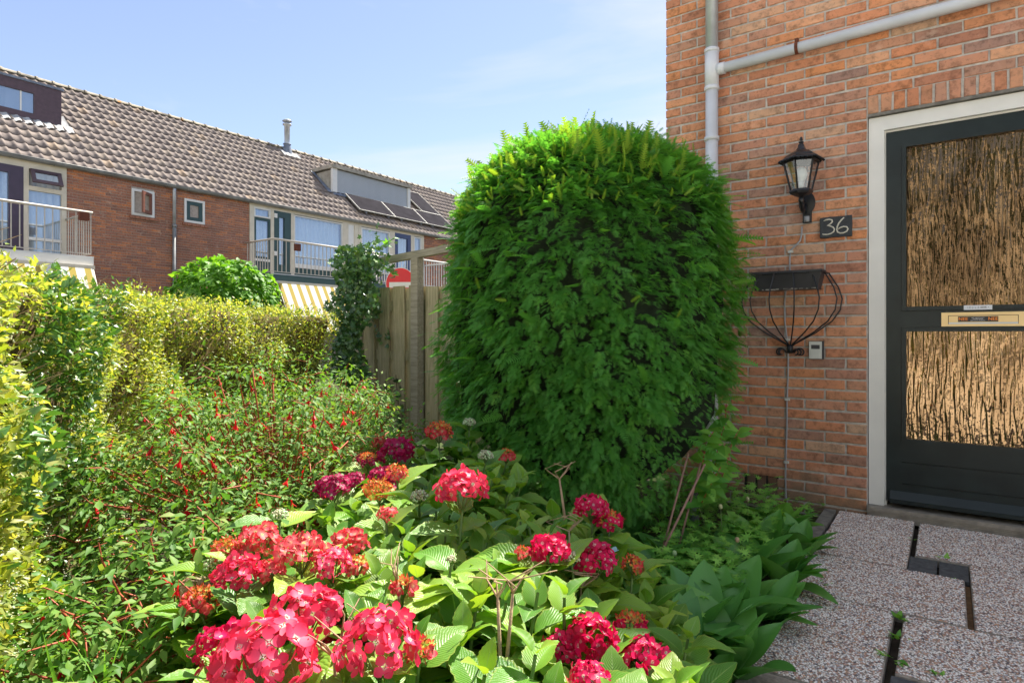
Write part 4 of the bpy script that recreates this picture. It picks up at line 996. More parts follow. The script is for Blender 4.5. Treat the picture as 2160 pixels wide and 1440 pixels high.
A = Vector((xf(786), YF-.07, onwall(786,555,YW-YF+.07).z)); B_ = Vector((xf(960), YF-.07, onwall(960,523,YW-YF+.07).z))
ax = (B_-A); MB().obox((A+B_)/2, ax/2, Vector((0,.03,0)), Vector((0,0,.034))).link('top_beam', M['beam'], fc)
sg = thing('road_sign', 'round red road sign with white bar showing above the fence', 'road sign')
sp = at(845, 598, 8.3); 
V = []; n = 40; fwd = Vector((SN, -CS, 0)); rt = Vector((CS, SN, 0)); fwd = Vector((.50,-.866,0)); rt = Vector((.866,.50,0))
for off in (0, .012):
    for k in range(n): a = 2*math.pi*k/n; V.append(sp+rt*.20*math.cos(a)+Vector((0,0,.21*math.sin(a)))+fwd*off)
V.append(sp+fwd*.012); m = MB(); m.add(V, [(k,(k+1)%n,n+(k+1)%n,n+k) for k in range(n)]+[(n+k,n+(k+1)%n,2*n,2*n) for k in range(n)]); m.link('sign_disc', M['signred'], sg)
MB().obox(sp+fwd*.0155+Vector((0,0,-.02)), rt*.155, fwd*.002, Vector((0,0,.038))).link('white_bar', M['signwhite'], sg)
MB().tube([sp-fwd*.02+Vector((0,0,.1)), sp-fwd*.02+Vector((0,0,-sp.z))], .02, 8).link('sign_pole', M['zinc'], sg, True)
m = MB(); V = []
for rd in (.20, .207):
    for k in range(n): a = 2*math.pi*k/n; V.append(sp+rt*rd*math.cos(a)+Vector((0,0,rd*1.05*math.sin(a)))+fwd*.013)
m.add(V, [(k,(k+1)%n,n+(k+1)%n,n+k) for k in range(n)]); m.link('sign_edge', M['signwhite'], sg)

# ------------------------------------------------------------------ hedge
def w2(X, Z): return np.array(cam2w(X, Z))
path = np.array([w2(*p) for p in ((-.62,.25),(-.80,.62),(-.98,1.05),(-1.22,1.5),(-1.50,2.0),(-1.85,2.8),(-2.12,3.7),(-2.06,4.6),(-1.62,5.5))])
htop = np.array([1.30,1.29,1.25,1.235,1.25,1.27,1.285,1.28,1.26])
seg_l = np.linalg.norm(np.diff(path, axis=0), axis=1); cum = np.r_[0, np.cumsum(seg_l)]; LT = cum[-1]
def on_path(s):
    xy = np.stack([np.interp(s, cum, path[:,k]) for k in (0,1)], 1); e = .05
    a = np.stack([np.interp(np.clip(s+e,0,LT), cum, path[:,k]) for k in (0,1)], 1)-np.stack([np.interp(np.clip(s-e,0,LT), cum, path[:,k]) for k in (0,1)], 1)
    a = norm(a); nn = np.stack([a[:,1], -a[:,0]], 1); return xy, a, nn, np.interp(s, cum, htop)
hg = thing('privet_hedge', 'tall yellow green privet hedge along the left side of the garden', 'hedge')
def bulge(s, z): return .05*np.sin(s*5.1+z*3)+.04*np.sin(s*11.7-z*7)+.03*np.sin(z*13+s*3)
n = 59000; s = LT*RNG.random(n)**1.05; xy, tg, nn, ht = on_path(s)
top = RNG.random(n) < .16
hz = ht*(RNG.random(n)**.82); dep = RNG.exponential(.045, n)
topdep = RNG.random(n)*.55
z = np.where(top, ht-RNG.exponential(.03, n)+.02*RNG.normal(size=n), hz)
inw = np.where(top, topdep, dep)
rnd_edge = np.clip((z-(ht-.10))/.10, 0, 1)**2*.07
b_ = bulge(s, z)
P = np.column_stack([xy+nn*(b_-inw-rnd_edge)[:,None], z+np.where(top, .03*np.sin(s*14)+.025*np.sin(s*31+topdep*9), 0)])
nout = np.column_stack([nn, np.zeros(n)]); nout[top] = (0,0,1)
d = norm(nout*RNG.uniform(.0,1.0,(n,1))+np.array([0,0,.45])*RNG.uniform(-.3,1.4,(n,1))+RNG.normal(0,.55,(n,3)))
nr = norm(nout*.5+np.array([0,0,.8])+RNG.normal(0,.55,(n,3)))
size = RNG.uniform(.018,.033,n)
# patch of a second, greener shrub growing through the hedge
cx = on_path(np.array([.95]))[0][0]
pxs = 1080+FPX*(P[:,0]*CS+P[:,1]*SN)/np.maximum(.1, -P[:,0]*SN+P[:,1]*CS)
green = ((np.abs(pxs-(150+35*np.sin(P[:,2]*6))) < 85) & (RNG.random(n) < .55)) | (RNG.random(n) < .04)
fl = norm(P-np.array([0,0,CH])); 
nearm = ~green; 
plant_leaves(hg, LEAF_S, P[nearm], d[nearm], nr[nearm], size[nearm], M['l_hedge'], 'hedge', 300)
gs = size*1.25
link('green_shrub_leaves', leaves_mesh('green_shrub_leaves', LEAF_S, P[green], d[green], nr[green], gs[green], M['l_hedgegreen']), hg, kind='stuff')
# inner twig mass
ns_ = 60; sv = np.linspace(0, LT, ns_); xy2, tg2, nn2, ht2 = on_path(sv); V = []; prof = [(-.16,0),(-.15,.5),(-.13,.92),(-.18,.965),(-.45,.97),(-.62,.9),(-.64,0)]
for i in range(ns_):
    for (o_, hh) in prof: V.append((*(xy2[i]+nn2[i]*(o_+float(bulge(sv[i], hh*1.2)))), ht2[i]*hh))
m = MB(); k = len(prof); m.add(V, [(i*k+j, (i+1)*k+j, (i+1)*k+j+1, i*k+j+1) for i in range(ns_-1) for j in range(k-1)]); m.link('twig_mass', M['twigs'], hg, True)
# bare twigs and blossom
m = MB(); rt_ = random.Random(9)
for i in range(420):
    s0 = rt_.uniform(0, LT); q, _, q3, q4 = on_path(np.array([s0])); zz = rt_.uniform(.2, 1.0)*float(q4[0]); o_ = -.10
    a = Vector((*(q[0]+q3[0]*o_), zz)); dv = Vector((q3[0][0]+rt_.gauss(0,.5), q3[0][1]+rt_.gauss(0,.5), rt_.uniform(.1,1.3))).normalized()
    m.tube([a, a+dv*.08, a+dv*.15+Vector((0,0,.01))], [.0022,.0017,.001], 4, cap=False)
m.link('twigs', M['drystem'], hg, kind='stuff')
def blobs(name, centres, rad, n_each, bsize, mat, parent):
    c = np.repeat(np.asarray(centres), n_each, axis=0); k = len(c); P_ = c+RNG.normal(0, 1, (k,3))*np.asarray(rad)
    B = basis(RNG.normal(size=(k,3)), RNG.normal(size=(k,3)), RNG.uniform(.7,1.3,k)*bsize)
    V, F, t, _ = scatter(OCT_V, OCT_F, B, P_-np.array(parent.location), RNG.random(k)); uv = np.full((len(V),2), .9)
    return link(name, mk_mesh(name, V, F, mat, t, uv), parent, kind='stuff')
sel = RNG.choice(np.where(~top & (dep < .04) & (s < LT*.62))[0], 95, replace=False)
blobs('blossom', P[sel]+nout[sel]*.02, (.010,.010,.016), 24, .0024, M['p_cream'], hg)

# ------------------------------------------------------------------ yew
YX, YZ = .41, 3.30; yc = w2(YX, YZ); yw_ = thing('yew_bush', 'large clipped dark green yew bush standing at the house corner', 'bush', (yc[0], yc[1], 0))
ZC, ZT, ZB_, RAD = 1.14, 2.06, .13, .78
def yew_r(z, th):
    v = np.where(z > ZC, (z-ZC)/(ZT-ZC), (ZC-z)/(ZC-ZB_)); e = np.where(z > ZC, 2.75, 3.2)
    r = RAD*np.maximum(0, 1-np.clip(v,0,1)**e)**(1/e)
    return r*(1+.035*np.sin(3*th+z*4)+.03*np.sin(7*th-z*6)+.02*np.sin(13*th+z*15))
# sprig: stem plus two rows of needles, triangles, unit length along +Y
def sprig(npair, nl, curve, nw=.036):
    V = []; F = []
    for i in range(npair):
        s_ = (i+.3)/npair; z = -curve*s_*s_; l = nl*(1-.55*s_**3)*(.75+.25*min(1,s_*4)); w_ = nw
        for sg_ in (-1, 1):
            b = len(V); V += [(0, s_-w_/2, z), (0, s_+w_/2, z), (sg_*l, s_+l*.45, z-.01)]
            F += [(b, b+1, b+2)]
    b = len(V); V += [(-.014,0,-.002),(.014,0,-.002),(0,1.02,-curve)]; F += [(b,b+1,b+2)]
    V = np.array(V); return V, np.array(F), np.column_stack([V[:,0]+.5, V[:,1]])
SPR = sprig(5, .42, .25, .17); SPR_L = sprig(11, .22, .2, .09)
nC = 10500; camth = math.atan2(-yc[1], -yc[0])
th = np.where(RNG.random(nC) < .62, camth+RNG.uniform(-1.85, 1.85, nC), RNG.random(nC)*2*np.pi)
z = ZB_+(ZT-ZB_)*RNG.random(nC); capm = RNG.random(nC) < .24; z = np.where(capm, ZT-(ZT-ZC)*.5*RNG.random(nC)**1.6, z)
lump = .035*np.sin(th*17+z*9)*np.sin(z*23+th*5); r = yew_r(z, th)+lump-.050-RNG.exponential(.02, nC)
c_ = np.column_stack([yc[0]+r*np.cos(th), yc[1]+r*np.sin(th), z])
slope = (yew_r(z+.02, th)-yew_r(z-.02, th))/.04
nout = norm(np.column_stack([np.cos(th), np.sin(th), np.clip(-slope, -1.2, 4)])); tang = np.column_stack([-np.sin(th), np.cos(th), np.zeros(nC)])
dc = norm(nout*RNG.uniform(.55,1.0,(nC,1))+np.array([0,0,-.38])+tang*RNG.normal(0,.35,(nC,1))+RNG.normal(0,.2,(nC,3)))
nc = norm(np.array([0,0,.8])+nout*.75+RNG.normal(0,.28,(nC,3))); sc = norm(np.cross(dc, nc)); nc = norm(np.cross(sc, dc))
Lc = RNG.uniform(.045,.080,nC); tc0 = RNG.random(nC); P, d, nr, size, tint = [], [], [], [], []
for i, (t_, sg_) in enumerate(((1.0,0),(.80,1),(.72,-1),(.55,1),(.46,-1),(.30,1),(.20,-1),(.05,1))):
    P.append(c_+dc*(Lc*t_)[:,None]+nc*(-.012*t_*t_)+RNG.normal(0,.004,(nC,3))); d.append(norm(dc+sc*sg_*RNG.uniform(.7,1.15,(nC,1))+np.array([0,0,-.12])+RNG.normal(0,.12,(nC,3))))
    nr.append(norm(nc+RNG.normal(0,.18,(nC,3)))); size.append(RNG.uniform(.022,.034,nC)*(1.1 if sg_ == 0 else 1)); tint.append((tc0*.7+RNG.random(nC)*.3))
P, d, nr, size, tint = map(np.concatenate, (P, d, nr, size, tint))
pxv = 1080+FPX*(P[:,0]*CS+P[:,1]*SN)/(-P[:,0]*SN+P[:,1]*CS); pyv = HY-(P[:,2]-CH)/(-P[:,0]*SN+P[:,1]*CS)*FPX
keep = ~((pxv > 1340) & (pyv > 890) & (RNG.random(len(P)) < .7)) & ~((pxv > 1425) & (pyv > 830) & (RNG.random(len(P)) < .8))
P, d, nr, size, tint = P[keep], d[keep], nr[keep], size[keep], tint[keep]
link('needle_sprays', leaves_mesh('needle_sprays', SPR, P-np.array([yc[0],yc[1],0]), d, nr, size, M['l_yew'], tint), yw_, kind='stuff')
# young bright shoots on the crown and some stray ones
n = 2600; th = RNG.random(n)*2*np.pi; z = ZT-(ZT-ZC)*1.05*RNG.random(n)**2.0; r = yew_r(z, th)*.99
P = np.column_stack([yc[0]+r*np.cos(th), yc[1]+r*np.sin(th), z-.02]); slope = (yew_r(z+.02, th)-yew_r(z-.02, th))/.04
nout = norm(np.column_stack([np.cos(th), np.sin(th), np.clip(-slope,-.2,3)]))
d = norm(nout*.9+np.array([0,0,.45])+RNG.normal(0,.42,(n,3))); nr = norm(RNG.normal(0,.5,(n,3))+nout); size = RNG.uniform(.035,.065,n)*np.where((RNG.random(n) < .22) & (z > ZT-.28), RNG.uniform(1.6,2.8,n), 1)
rightness = (P[:,0]*CS+P[:,1]*SN-YX)/RAD
kk = RNG.random(n) < np.clip(1.0-.75*rightness, .2, 1)*np.where(z > ZT-.42, 1, .10); P, d, nr, size = P[kk], d[kk], nr[kk], size[kk]
link('young_shoots', leaves_mesh('young_shoots', SPR_L, P-np.array([yc[0],yc[1],0]), d, nr, size, M['l_yewtip']), yw_, kind='stuff')
# side wisps
n = 200; th = RNG.random(n)*2*np.pi; z = RNG.uniform(.35,1.95,n); r = yew_r(z, th)*.97
P = np.column_stack([yc[0]+r*np.cos(th), yc[1]+r*np.sin(th), z]); nout = np.column_stack([np.cos(th), np.sin(th), np.full(n,.15)])
link('side_shoots', leaves_mesh('side_shoots', SPR_L, P-np.array([yc[0],yc[1],0]), norm(nout+RNG.normal(0,.3,(n,3))), norm(RNG.normal(0,.4,(n,3))+np.array([0,0,1])), RNG.uniform(.09,.15,n), M['l_yew']), yw_, kind='stuff')
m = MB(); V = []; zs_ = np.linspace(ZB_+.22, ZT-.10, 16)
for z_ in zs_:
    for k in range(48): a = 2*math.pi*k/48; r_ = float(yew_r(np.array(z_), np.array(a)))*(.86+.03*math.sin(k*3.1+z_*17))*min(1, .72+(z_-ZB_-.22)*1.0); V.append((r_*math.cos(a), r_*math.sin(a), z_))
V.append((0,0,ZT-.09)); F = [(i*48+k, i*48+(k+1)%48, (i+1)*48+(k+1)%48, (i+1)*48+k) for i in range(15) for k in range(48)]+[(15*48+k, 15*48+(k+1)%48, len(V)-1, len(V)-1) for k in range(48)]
m.add([v for v in V], F); m.link('dark_core', M['yewcore'], yw_, True)  # solid near-black core paints the shade in gaps between the sprays
m = MB()
rt_ = random.Random(12)
for i in range(5):
    a = rt_.uniform(0,6.28); m.tube([(.05*math.cos(a),.05*math.sin(a),-.03),(.10*math.cos(a),.10*math.sin(a),.3),(.25*math.cos(a),.25*math.sin(a),.7)], [.05,.04,.03], 7)
m.link('trunk', M['bark'], yw_, True)

# ------------------------------------------------------------------ globe tree behind hedge
def leafball(name, label, cat, c, rad, n, lsize, mat, trunk=True, seed=1, flat=.8, droop=.5, tpl=LEAF_S):
    r_ = np.random.default_rng(seed); o = thing(name, label, cat, (c[0], c[1], 0))
    v = norm(r_.normal(size=(n,3))); rad_ = rad*(1+.06*np.sin(v[:,0]*9+seed)+.05*np.sin(v[:,1]*13+v[:,2]*8))*(1-r_.exponential(.07, n))
    P = v*rad_[:,None]*np.array([1,1,flat])+np.array([0,0,c[2]])
    d = norm(v*.6+np.array([0,0,-droop])+r_.normal(0,.4,(n,3))); nr = norm(v+np.array([0,0,.8])+r_.normal(0,.35,(n,3)))
    me = leaves_mesh('crown', tpl, P, d, nr, r_.uniform(.7,1.3,n)*lsize, mat, r_.random(n)); link('crown', me, o, kind='stuff')
    m = MB(); V = []
    if trunk: MB().tube([(0,0,-.03),(0.02,0,c[2]*.5),(0,.01,c[2])], [rad*.09,rad*.07,rad*.05], 8).link('trunk', M['bark'], o, True)
    return o
gp = at(473, 640, 8.6); leafball('globe_tree', 'round lime green globe tree behind the hedge below the brick wall', 'tree', (gp.x, gp.y, gp.z-.05), .70, 5200, .085, M['l_globe'], seed=3, flat=.95, tpl=leaf_tpl(5,.85,.15,.3))
for i, (tx, ty, wh) in enumerate(((1.3,-8.8,'unseen tree opposite the dark green door, added to darken its reflection'),(5.4,-8.6,'unseen tree behind the camera at the right, added for dark reflections'))): leafball('reflection_tree', wh, 'tree', (tx, ty, 4.6), 2.1, 2400, .32, M['l_dark'], seed=5+i)  # unseen trees, added so the upper door glass reflects something dark

# ------------------------------------------------------------------ ivy on the fence end
iv = thing('ivy', 'dark ivy column climbing the left end of the fence', 'climber')
n = 3000; zz = RNG.random(n)**.8*1.95; c = at(752, 700, 6.15)
wob = .05*np.sin(zz*5); hw_ = np.where(zz > 1.25, .21, .14)*(1+.2*np.sin(zz*11))
ox = RNG.normal(0,.55,n).clip(-1,1)*hw_; oy = RNG.uniform(-1,1,n)*hw_*.8
k2 = zz > 1.75; ox = np.where(k2, ox*(2.1-zz)/.35, ox)
P = np.column_stack([c.x+wob*CS+ox*CS-oy*SN, c.y+wob*SN+ox*SN+oy*CS-.05, zz])
vout = norm(np.column_stack([-c.x+RNG.normal(0,2,n), -c.y+RNG.normal(0,2,n), np.full(n,.6)]))
extra = 260; ux = RNG.random(extra); P2 = np.column_stack([np.interp(ux,[0,1],[c.x,c.x+.50])+RNG.normal(0,.05,extra), np.full(extra, c.y-.05)+RNG.normal(0,.06,extra), 1.58+.28*np.sin(ux*2.6)+RNG.normal(0,.10,extra)])
P = np.concatenate([P,P2]); vout = np.concatenate([vout, norm(RNG.normal(size=(extra,3))+np.array([0,-1,.6]))]); n2 = len(P)
d = norm(np.array([0,0,-.8])+RNG.normal(0,.5,(n2,3)))
link('leaves', leaves_mesh('leaves', LOBED, P, d, norm(vout+RNG.normal(0,.3,(n2,3))), RNG.uniform(.045,.075,n2), M['l_ivy']), iv, kind='stuff')
# ivy strands on boards
m = MB(); PS = []
for px, y0, y1 in ((793,640,720),(812,800,930),(835,790,940),(845,850,960),(818,690,740),(789,850,950)):
    a = onwall(px, y0, YW-YF+.04); b_ = onwall(px+6, y1, YW-YF+.04); m.tube([a, (a+b_)/2+Vector((.02,0,0)), b_], .003, 4)
    for i in range(int((y1-y0)/4)): PS.append(a+(b_-a)*random.random()+Vector((random.gauss(0,.03),-.015,0)))
m.link('stems', M['bark'], iv, kind='stuff'); PS = np.array(PS); n = len(PS)
link('leaves', leaves_mesh('leaves', LOBED, PS, norm(np.array([0,0,-1.])+RNG.normal(0,.4,(n,3))), norm(np.array([0,-1.,.3])+RNG.normal(0,.3,(n,3))), RNG.uniform(.04,.06,n), M['l_ivy']), iv, kind='stuff')
m = MB(); PS = []; DS = []
for (a, b_) in (((795,530),(832,503)),((760,520),(815,508)),((800,560),(826,575)),((745,545),(722,540))):
    A_, B2 = at(*a, 6.0), at(*b_, 6.0); m.tube([A_, (A_+B2)/2+Vector((0,0,.02)), B2], .004, 4)
    for i in range(7): PS.append(A_+(B2-A_)*(i+1)/7); DS.append((B2-A_).normalized()+Vector((random.gauss(0,.6),random.gauss(0,.6),random.gauss(0,.6))))
m.link('vine_shoots', M['greenstem'], iv, kind='stuff'); n = len(PS)
link('young_leaves', leaves_mesh('young_leaves', LEAF_M, np.array(PS), np.array(DS), norm(np.array([0,-.4,1.])+RNG.normal(0,.4,(n,3))), RNG.uniform(.06,.10,n), M['l_cut']), iv, kind='stuff')

# ------------------------------------------------------------------ fuchsias
def fuchsia(label, cX, cZ, rX, rZ, H, nst, nfl, lsz, seed, leafn):
    r_ = random.Random(seed); c = cam2w(cX, cZ); o = thing('fuchsia_bush', label, 'bush', (c[0], c[1], 0)); C0 = Vector((c[0], c[1], 0))
    stems = MB(); PL = []; DL = []; NL = []; FL = []
    for i in range(nst):
        a = r_.uniform(0, 6.283); q = math.sqrt(r_.random()); X, Z = cX+rX*q*math.cos(a), cZ+rZ*q*math.sin(a)
        tip = Vector((*cam2w(X, Z), H*(1-.38*q*q)*r_.uniform(.62,1.03))); base = Vector((c[0]+(tip.x-c[0])*.3, c[1]+(tip.y-c[1])*.3, 0))
        midp = base.lerp(tip, .6)+Vector((0,0,.12*H)); end = tip+Vector((r_.gauss(0,.05), r_.gauss(0,.05), r_.uniform(-.03,.06)))
        pts = [base, base.lerp(midp, .5)+Vector((0,0,.05)), midp, tip, end]; stems.tube([p-C0 for p in pts], [.005,.0042,.0034,.0025,.0016], 5, cap=False)
        path_ = pts[1:]
        for k in range(leafn):
            t = r_.random()**.7*(len(path_)-1-1e-3); j = int(t); p = path_[j].lerp(path_[j+1], t-j)
            side = Vector((r_.gauss(0,1), r_.gauss(0,1), r_.gauss(0,.5))).normalized(); tw = r_.uniform(.01,.11); p = p+side*tw
            dd = (side+Vector((0,0,r_.uniform(-.8,.3)))).normalized(); PL.append(p); DL.append(dd); NL.append((side.x*.3+r_.gauss(0,.3), side.y*.3+r_.gauss(0,.3), 1))
        if i % 2 == 0:
            for k in range(3):
                side = Vector((r_.gauss(0,1), r_.gauss(0,1), r_.uniform(-.2,.6))).normalized(); b0 = midp.lerp(tip, r_.random()); stems.tube([b0-C0, b0+side*.07-C0, b0+side*.13+Vector((0,0,-.03))-C0], [.002,.0015,.001], 4, cap=False)
        FL.append(end); FL.append(tip.lerp(midp, .35)+Vector((r_.gauss(0,.06), r_.gauss(0,.06), .02)))
    stems.link('stems', M['redstem'], o, True, kind='stuff')
    PL = np.array(PL); n = len(PL); plant_leaves(o, LEAF_S, PL, np.array(DL), norm(np.array(NL)), RNG.uniform(.8,1.35,n)*lsz, M['l_fuch'], 'fuch%d' % seed, 150)
    # hanging flowers
    def fl_mesh(k):
        m = MB(); m.tube([(0,0,0),(0,0,-.018)], .0007, 4, cap=False); m.lathe([(.0015,-.018),(.003,-.022),(.0025,-.030),(.0042,-.036)], (0,0,0), 6)
        for j in range(4): a = j*math.pi/2+k; ca, sa = math.cos(a), math.sin(a); m.add([(.002*ca-.002*sa,.002*sa+.002*ca,-.034),(.002*ca+.002*sa,.002*sa-.002*ca,-.034),(.012*ca+.003*sa,.012*sa-.003*ca,-.046),(.017*ca,.017*sa,-.054),(.012*ca-.003*sa,.012*sa+.003*ca,-.046)], [(0,1,2,4),(4,2,3,3)])
        m.lathe([(.004,-.036),(.006,-.046),(.004,-.050)], (0,0,0), 6); m.tube([(0,0,-.045),(.001,0,-.066)], .0008, 4, cap=False); return m.mesh('flower', M['fuchsia'])
    fm = [fl_mesh(k) for k in range(3)]
    r_.shuffle(FL)
    for p in FL[:nfl]:
        q = bpy.data.objects.new('flower', r_.choice(fm)); COL.objects.link(q); q.parent = o; q.location = p-C0+Vector((p.x*-.02, p.y*-.02, .012)); q.rotation_euler = (r_.gauss(0,.25), r_.gauss(0,.25), r_.uniform(0,6)); sc = r_.uniform(.65,1.15); q.scale = (sc,sc,sc)
    return o
fuchsia('large arching fuchsia bush with red stems and small red flowers before the hedge', -1.05, 2.72, .62, .95, .96, 230, 190, .0245, 21, 84)
fuchsia('small low fuchsia with narrow leaves at the foot of the hedge', -.80, 1.55, .42, .62, .58, 135, 34, .029, 22, 70)

# ------------------------------------------------------------------ hydrangeas
def floret_tpl(sep_w=.62, cup=.18):
    V = [(0,0,.02)]; UV = [(.5,0)]; F = []
    for j in range(4):
        a = j*math.pi/2; ca, sa = math.cos(a), math.sin(a)
        prof_ = [(.10,.05),(.32,sep_w*.36),(.62,sep_w*.50),(.86,sep_w*.30),(1.0,.02)]; b = len(V)
        for i, (r_, w_) in enumerate(prof_):
            for sgn in (-1,0,1):
                z = cup*r_*r_+(.05 if sgn == 0 else .10)*(-1 if sgn == 0 else 1)*r_*.5+.03*math.sin(j*2+i)
                V.append((r_*ca-sgn*w_*sa, r_*sa+sgn*w_*ca, z+.012*(j % 2))); UV.append((.5, r_))
        for i in range(4):
            for c_ in range(2): q = b+i*3+c_; F.append((q, q+1, q+4, q+3))
    b = len(V)
    for v in OCT_V: V.append((v[0]*.075, v[1]*.075, v[2]*.06+.05)); UV.append((.5, 0))
    F += [(b+f[0], b+f[1], b+f[2], b+f[2]) for f in []]
    V = np.array(V); F = np.array(F+[(b+0,b+2,b+4,b+3),(b+2,b+1,b+3,b+4)]); return V, F, np.array(UV)
FLO = [floret_tpl(.90,.15), floret_tpl(1.0,.38), floret_tpl(.82,-.14)]
FLOB = floret_tpl(.6, .75)
flo_cache = {}
def flo_mesh(mat, k, bud=False):
    key = (mat, k, bud)
    if key not in flo_cache:
        T = FLOB if bud else FLO[k % 3]; flo_cache[key] = mk_mesh('floret', T[0], T[1], M[mat], np.full(len(T[0]), (k*.37) % 1), T[2], True)
    return flo_cache[key]
def head(parent, c, dia, mat, style='full', separate=False, seed=0):
    """flower head: a dome of four-sepalled florets around c"""
    r_ = np.random.default_rng(seed+100); R = dia/2; o = link('flower_head', None, parent, Vector(c)-parent.location)
    fs = {'full': .0185, 'bi': .014, 'bud': .0075, 'dry': .011}[style]*min(1.15, max(.62, dia/.12)); n = int(2.5*(R/fs)**2*1.75)
    if style == 'bi': n = int(n*.8)
    k = np.arange(n)+.5; ph = np.arccos(1-1.28*k/n); th = math.pi*(1+5**.5)*k+r_.normal(0,.2,n)
    v = np.column_stack([np.sin(ph)*np.cos(th), np.sin(ph)*np.sin(th), np.cos(ph)]); P = v*R*.92*np.array([1,1,.80])*(1+r_.normal(0,.09,(n,1)))
    nr = norm(v*np.array([1,1,1.2])+r_.normal(0,.52,(n,3))); dd = norm(np.cross(nr, r_.normal(size=(n,3)))); sz = r_.uniform(.82,1.18,n)*fs
    if style in ('bi',):
        outer = ph > 1.05; mats = np.where(outer & (r_.random(n) < .75), 1, 0)
    else: mats = np.ones(n, int)
    bm = {'bi': 'p_bud', 'bud': 'p_cream', 'dry': 'p_dry'}.get(style, mat)
    if separate:
        for i in range(n): 
            bud = style == 'bi' and mats[i] == 0
            B = basis(dd[i:i+1], nr[i:i+1], [sz[i]*(1.35 if style == 'bi' and mats[i] else 1)])[0]
            q = bpy.data.objects.new('floret', flo_mesh('p_bud' if bud else mat, int(r_.integers(9)), bud)); COL.objects.link(q); q.parent = o
            q.matrix_local = Matrix([[*B[0], P[i][0]],[*B[1], P[i][1]],[*B[2], P[i][2]],[0,0,0,1]])
    else:
        for sel, mm, T, f in ((mats == 1, mat if style in ('full','bi') else bm, FLO[seed % 3], 1.35 if style == 'bi' else 1), (mats == 0, bm, FLOB, 1)):
            if style in ('bud',): T = (OCT_V*.55, np.array([(0,2,4,4),(2,1,4,4)]), np.full((6,2), .9))
            if sel.any():
                if style == 'bud':
                    V, F, t, _ = scatter(OCT_V*.8, OCT_F, basis(dd[sel], nr[sel], sz[sel]), P[sel], r_.random(int(sel.sum()))); me = mk_mesh('florets', V, F, M[bm], t, np.full((len(V),2),.9))
                else: me = leaves_mesh('florets', T, P[sel], dd[sel], nr[sel], sz[sel]*f, M[mm], r_.random(int(sel.sum())))
                link('florets', me, o, kind='stuff')
    m = MB()
    for i in range(9): a = i*.7; m.tube([(0,0,-R*.95),(R*.3*math.cos(a),R*.3*math.sin(a),-R*.45),(R*.6*math.cos(a),R*.6*math.sin(a),R*.12)], .0014, 4, cap=False)
    m.link('stalks', M['greenstem' if style != 'dry' else 'drystem'], o, True); return o
def plateau(px, py, zt=.60): return (CH-zt)*FPX/(py-HY)
HEADS = {  # bush: (px, py, width px, palette, style, z of centre)
 'front': [(560,1395,215,'p_pink','full',.58),(468,1368,120,'p_magenta','full',.55),(640,1298,150,'p_pink','full',.60),(800,1362,172,'p_pink','full',.585),(884,1372,60,'p_coral','bi',.56),
           (636,1166,108,'p_coral','full',.60),(548,1142,92,'p_coral','full',.58),(500,1212,92,'p_pink','full',.58),(566,1208,66,'p_coral','full',.57),(478,1160,60,'p_coral','bi',.56),
           (426,1268,78,'p_coral','bi',.50),(702,1192,92,'p_pink','full',.58),(752,1196,52,'p_coral','bi',.57),(738,1146,76,'p_coral','full',.58),(412,1245,74,'p_dry','dry',.50),
           (975,1032,110,'p_pink','full',.68),(852,1238,50,'p_coral','bi',.58),(700,1340,60,'p_magenta','full',.48),(453,1193,46,'p_cream','bud',.53),(590,1088,36,'p_cream','bud',.58),(815,1085,44,'p_coral','full',.60),(272+680,1180,20,'p_cream','bud',.60)],
 'back': [(702,1030,78,'p_crimson','full',.58),(748,1016,48,'p_crimson','full',.58),(836,955,74,'p_crimson','full',.62),(776,972,44,'p_crimson','bi',.60),(799,934,30,'p_coral','full',.62),
          (926,912,56,'p_coral','bi',.64),(838,998,46,'p_coral','bi',.63),(800,1036,62,'p_bud','bi',.61),(812,1010,64,'p_crimson','full',.60),(884,1049,38,'p_cream','bud',.62),(1024,962,34,'p_cream','bud',.62),(1068,962,38,'p_coral','bi',.60),(990,892,28,'p_cream','bud',.66)],
 'right': [(1160,1162,82,'p_magenta','full',.60),(1108,1168,36,'p_coral','bi',.58),(1248,1072,70,'p_magenta','full',.60),(1284,1098,56,'p_magenta','bi',.57),(1256,1182,100,'p_magenta','full',.56),(1334,1192,48,'p_coral','bi',.53),
           (1246,1348,112,'p_magenta','full',.50),(1184,1368,86,'p_magenta','full',.49),(1360,1392,108,'p_magenta','full',.47),(1330,1318,66,'p_magenta','bi',.49),(1240,1432,92,'p_magenta','full',.50),(1206,1178,34,'p_cream','bud',.58)]}
LBL = {'front': ('hydrangea bush with large bright pink flower heads at the front', 8), 'back': ('hydrangea with dark crimson flower heads in front of the fence', 0), 'right': ('hydrangea with deep magenta flower heads on the shaded right side', 3)}
SEP = {(560,1395),(640,1298),(800,1362),(468,1368),(975,1032),(1360,1392)}
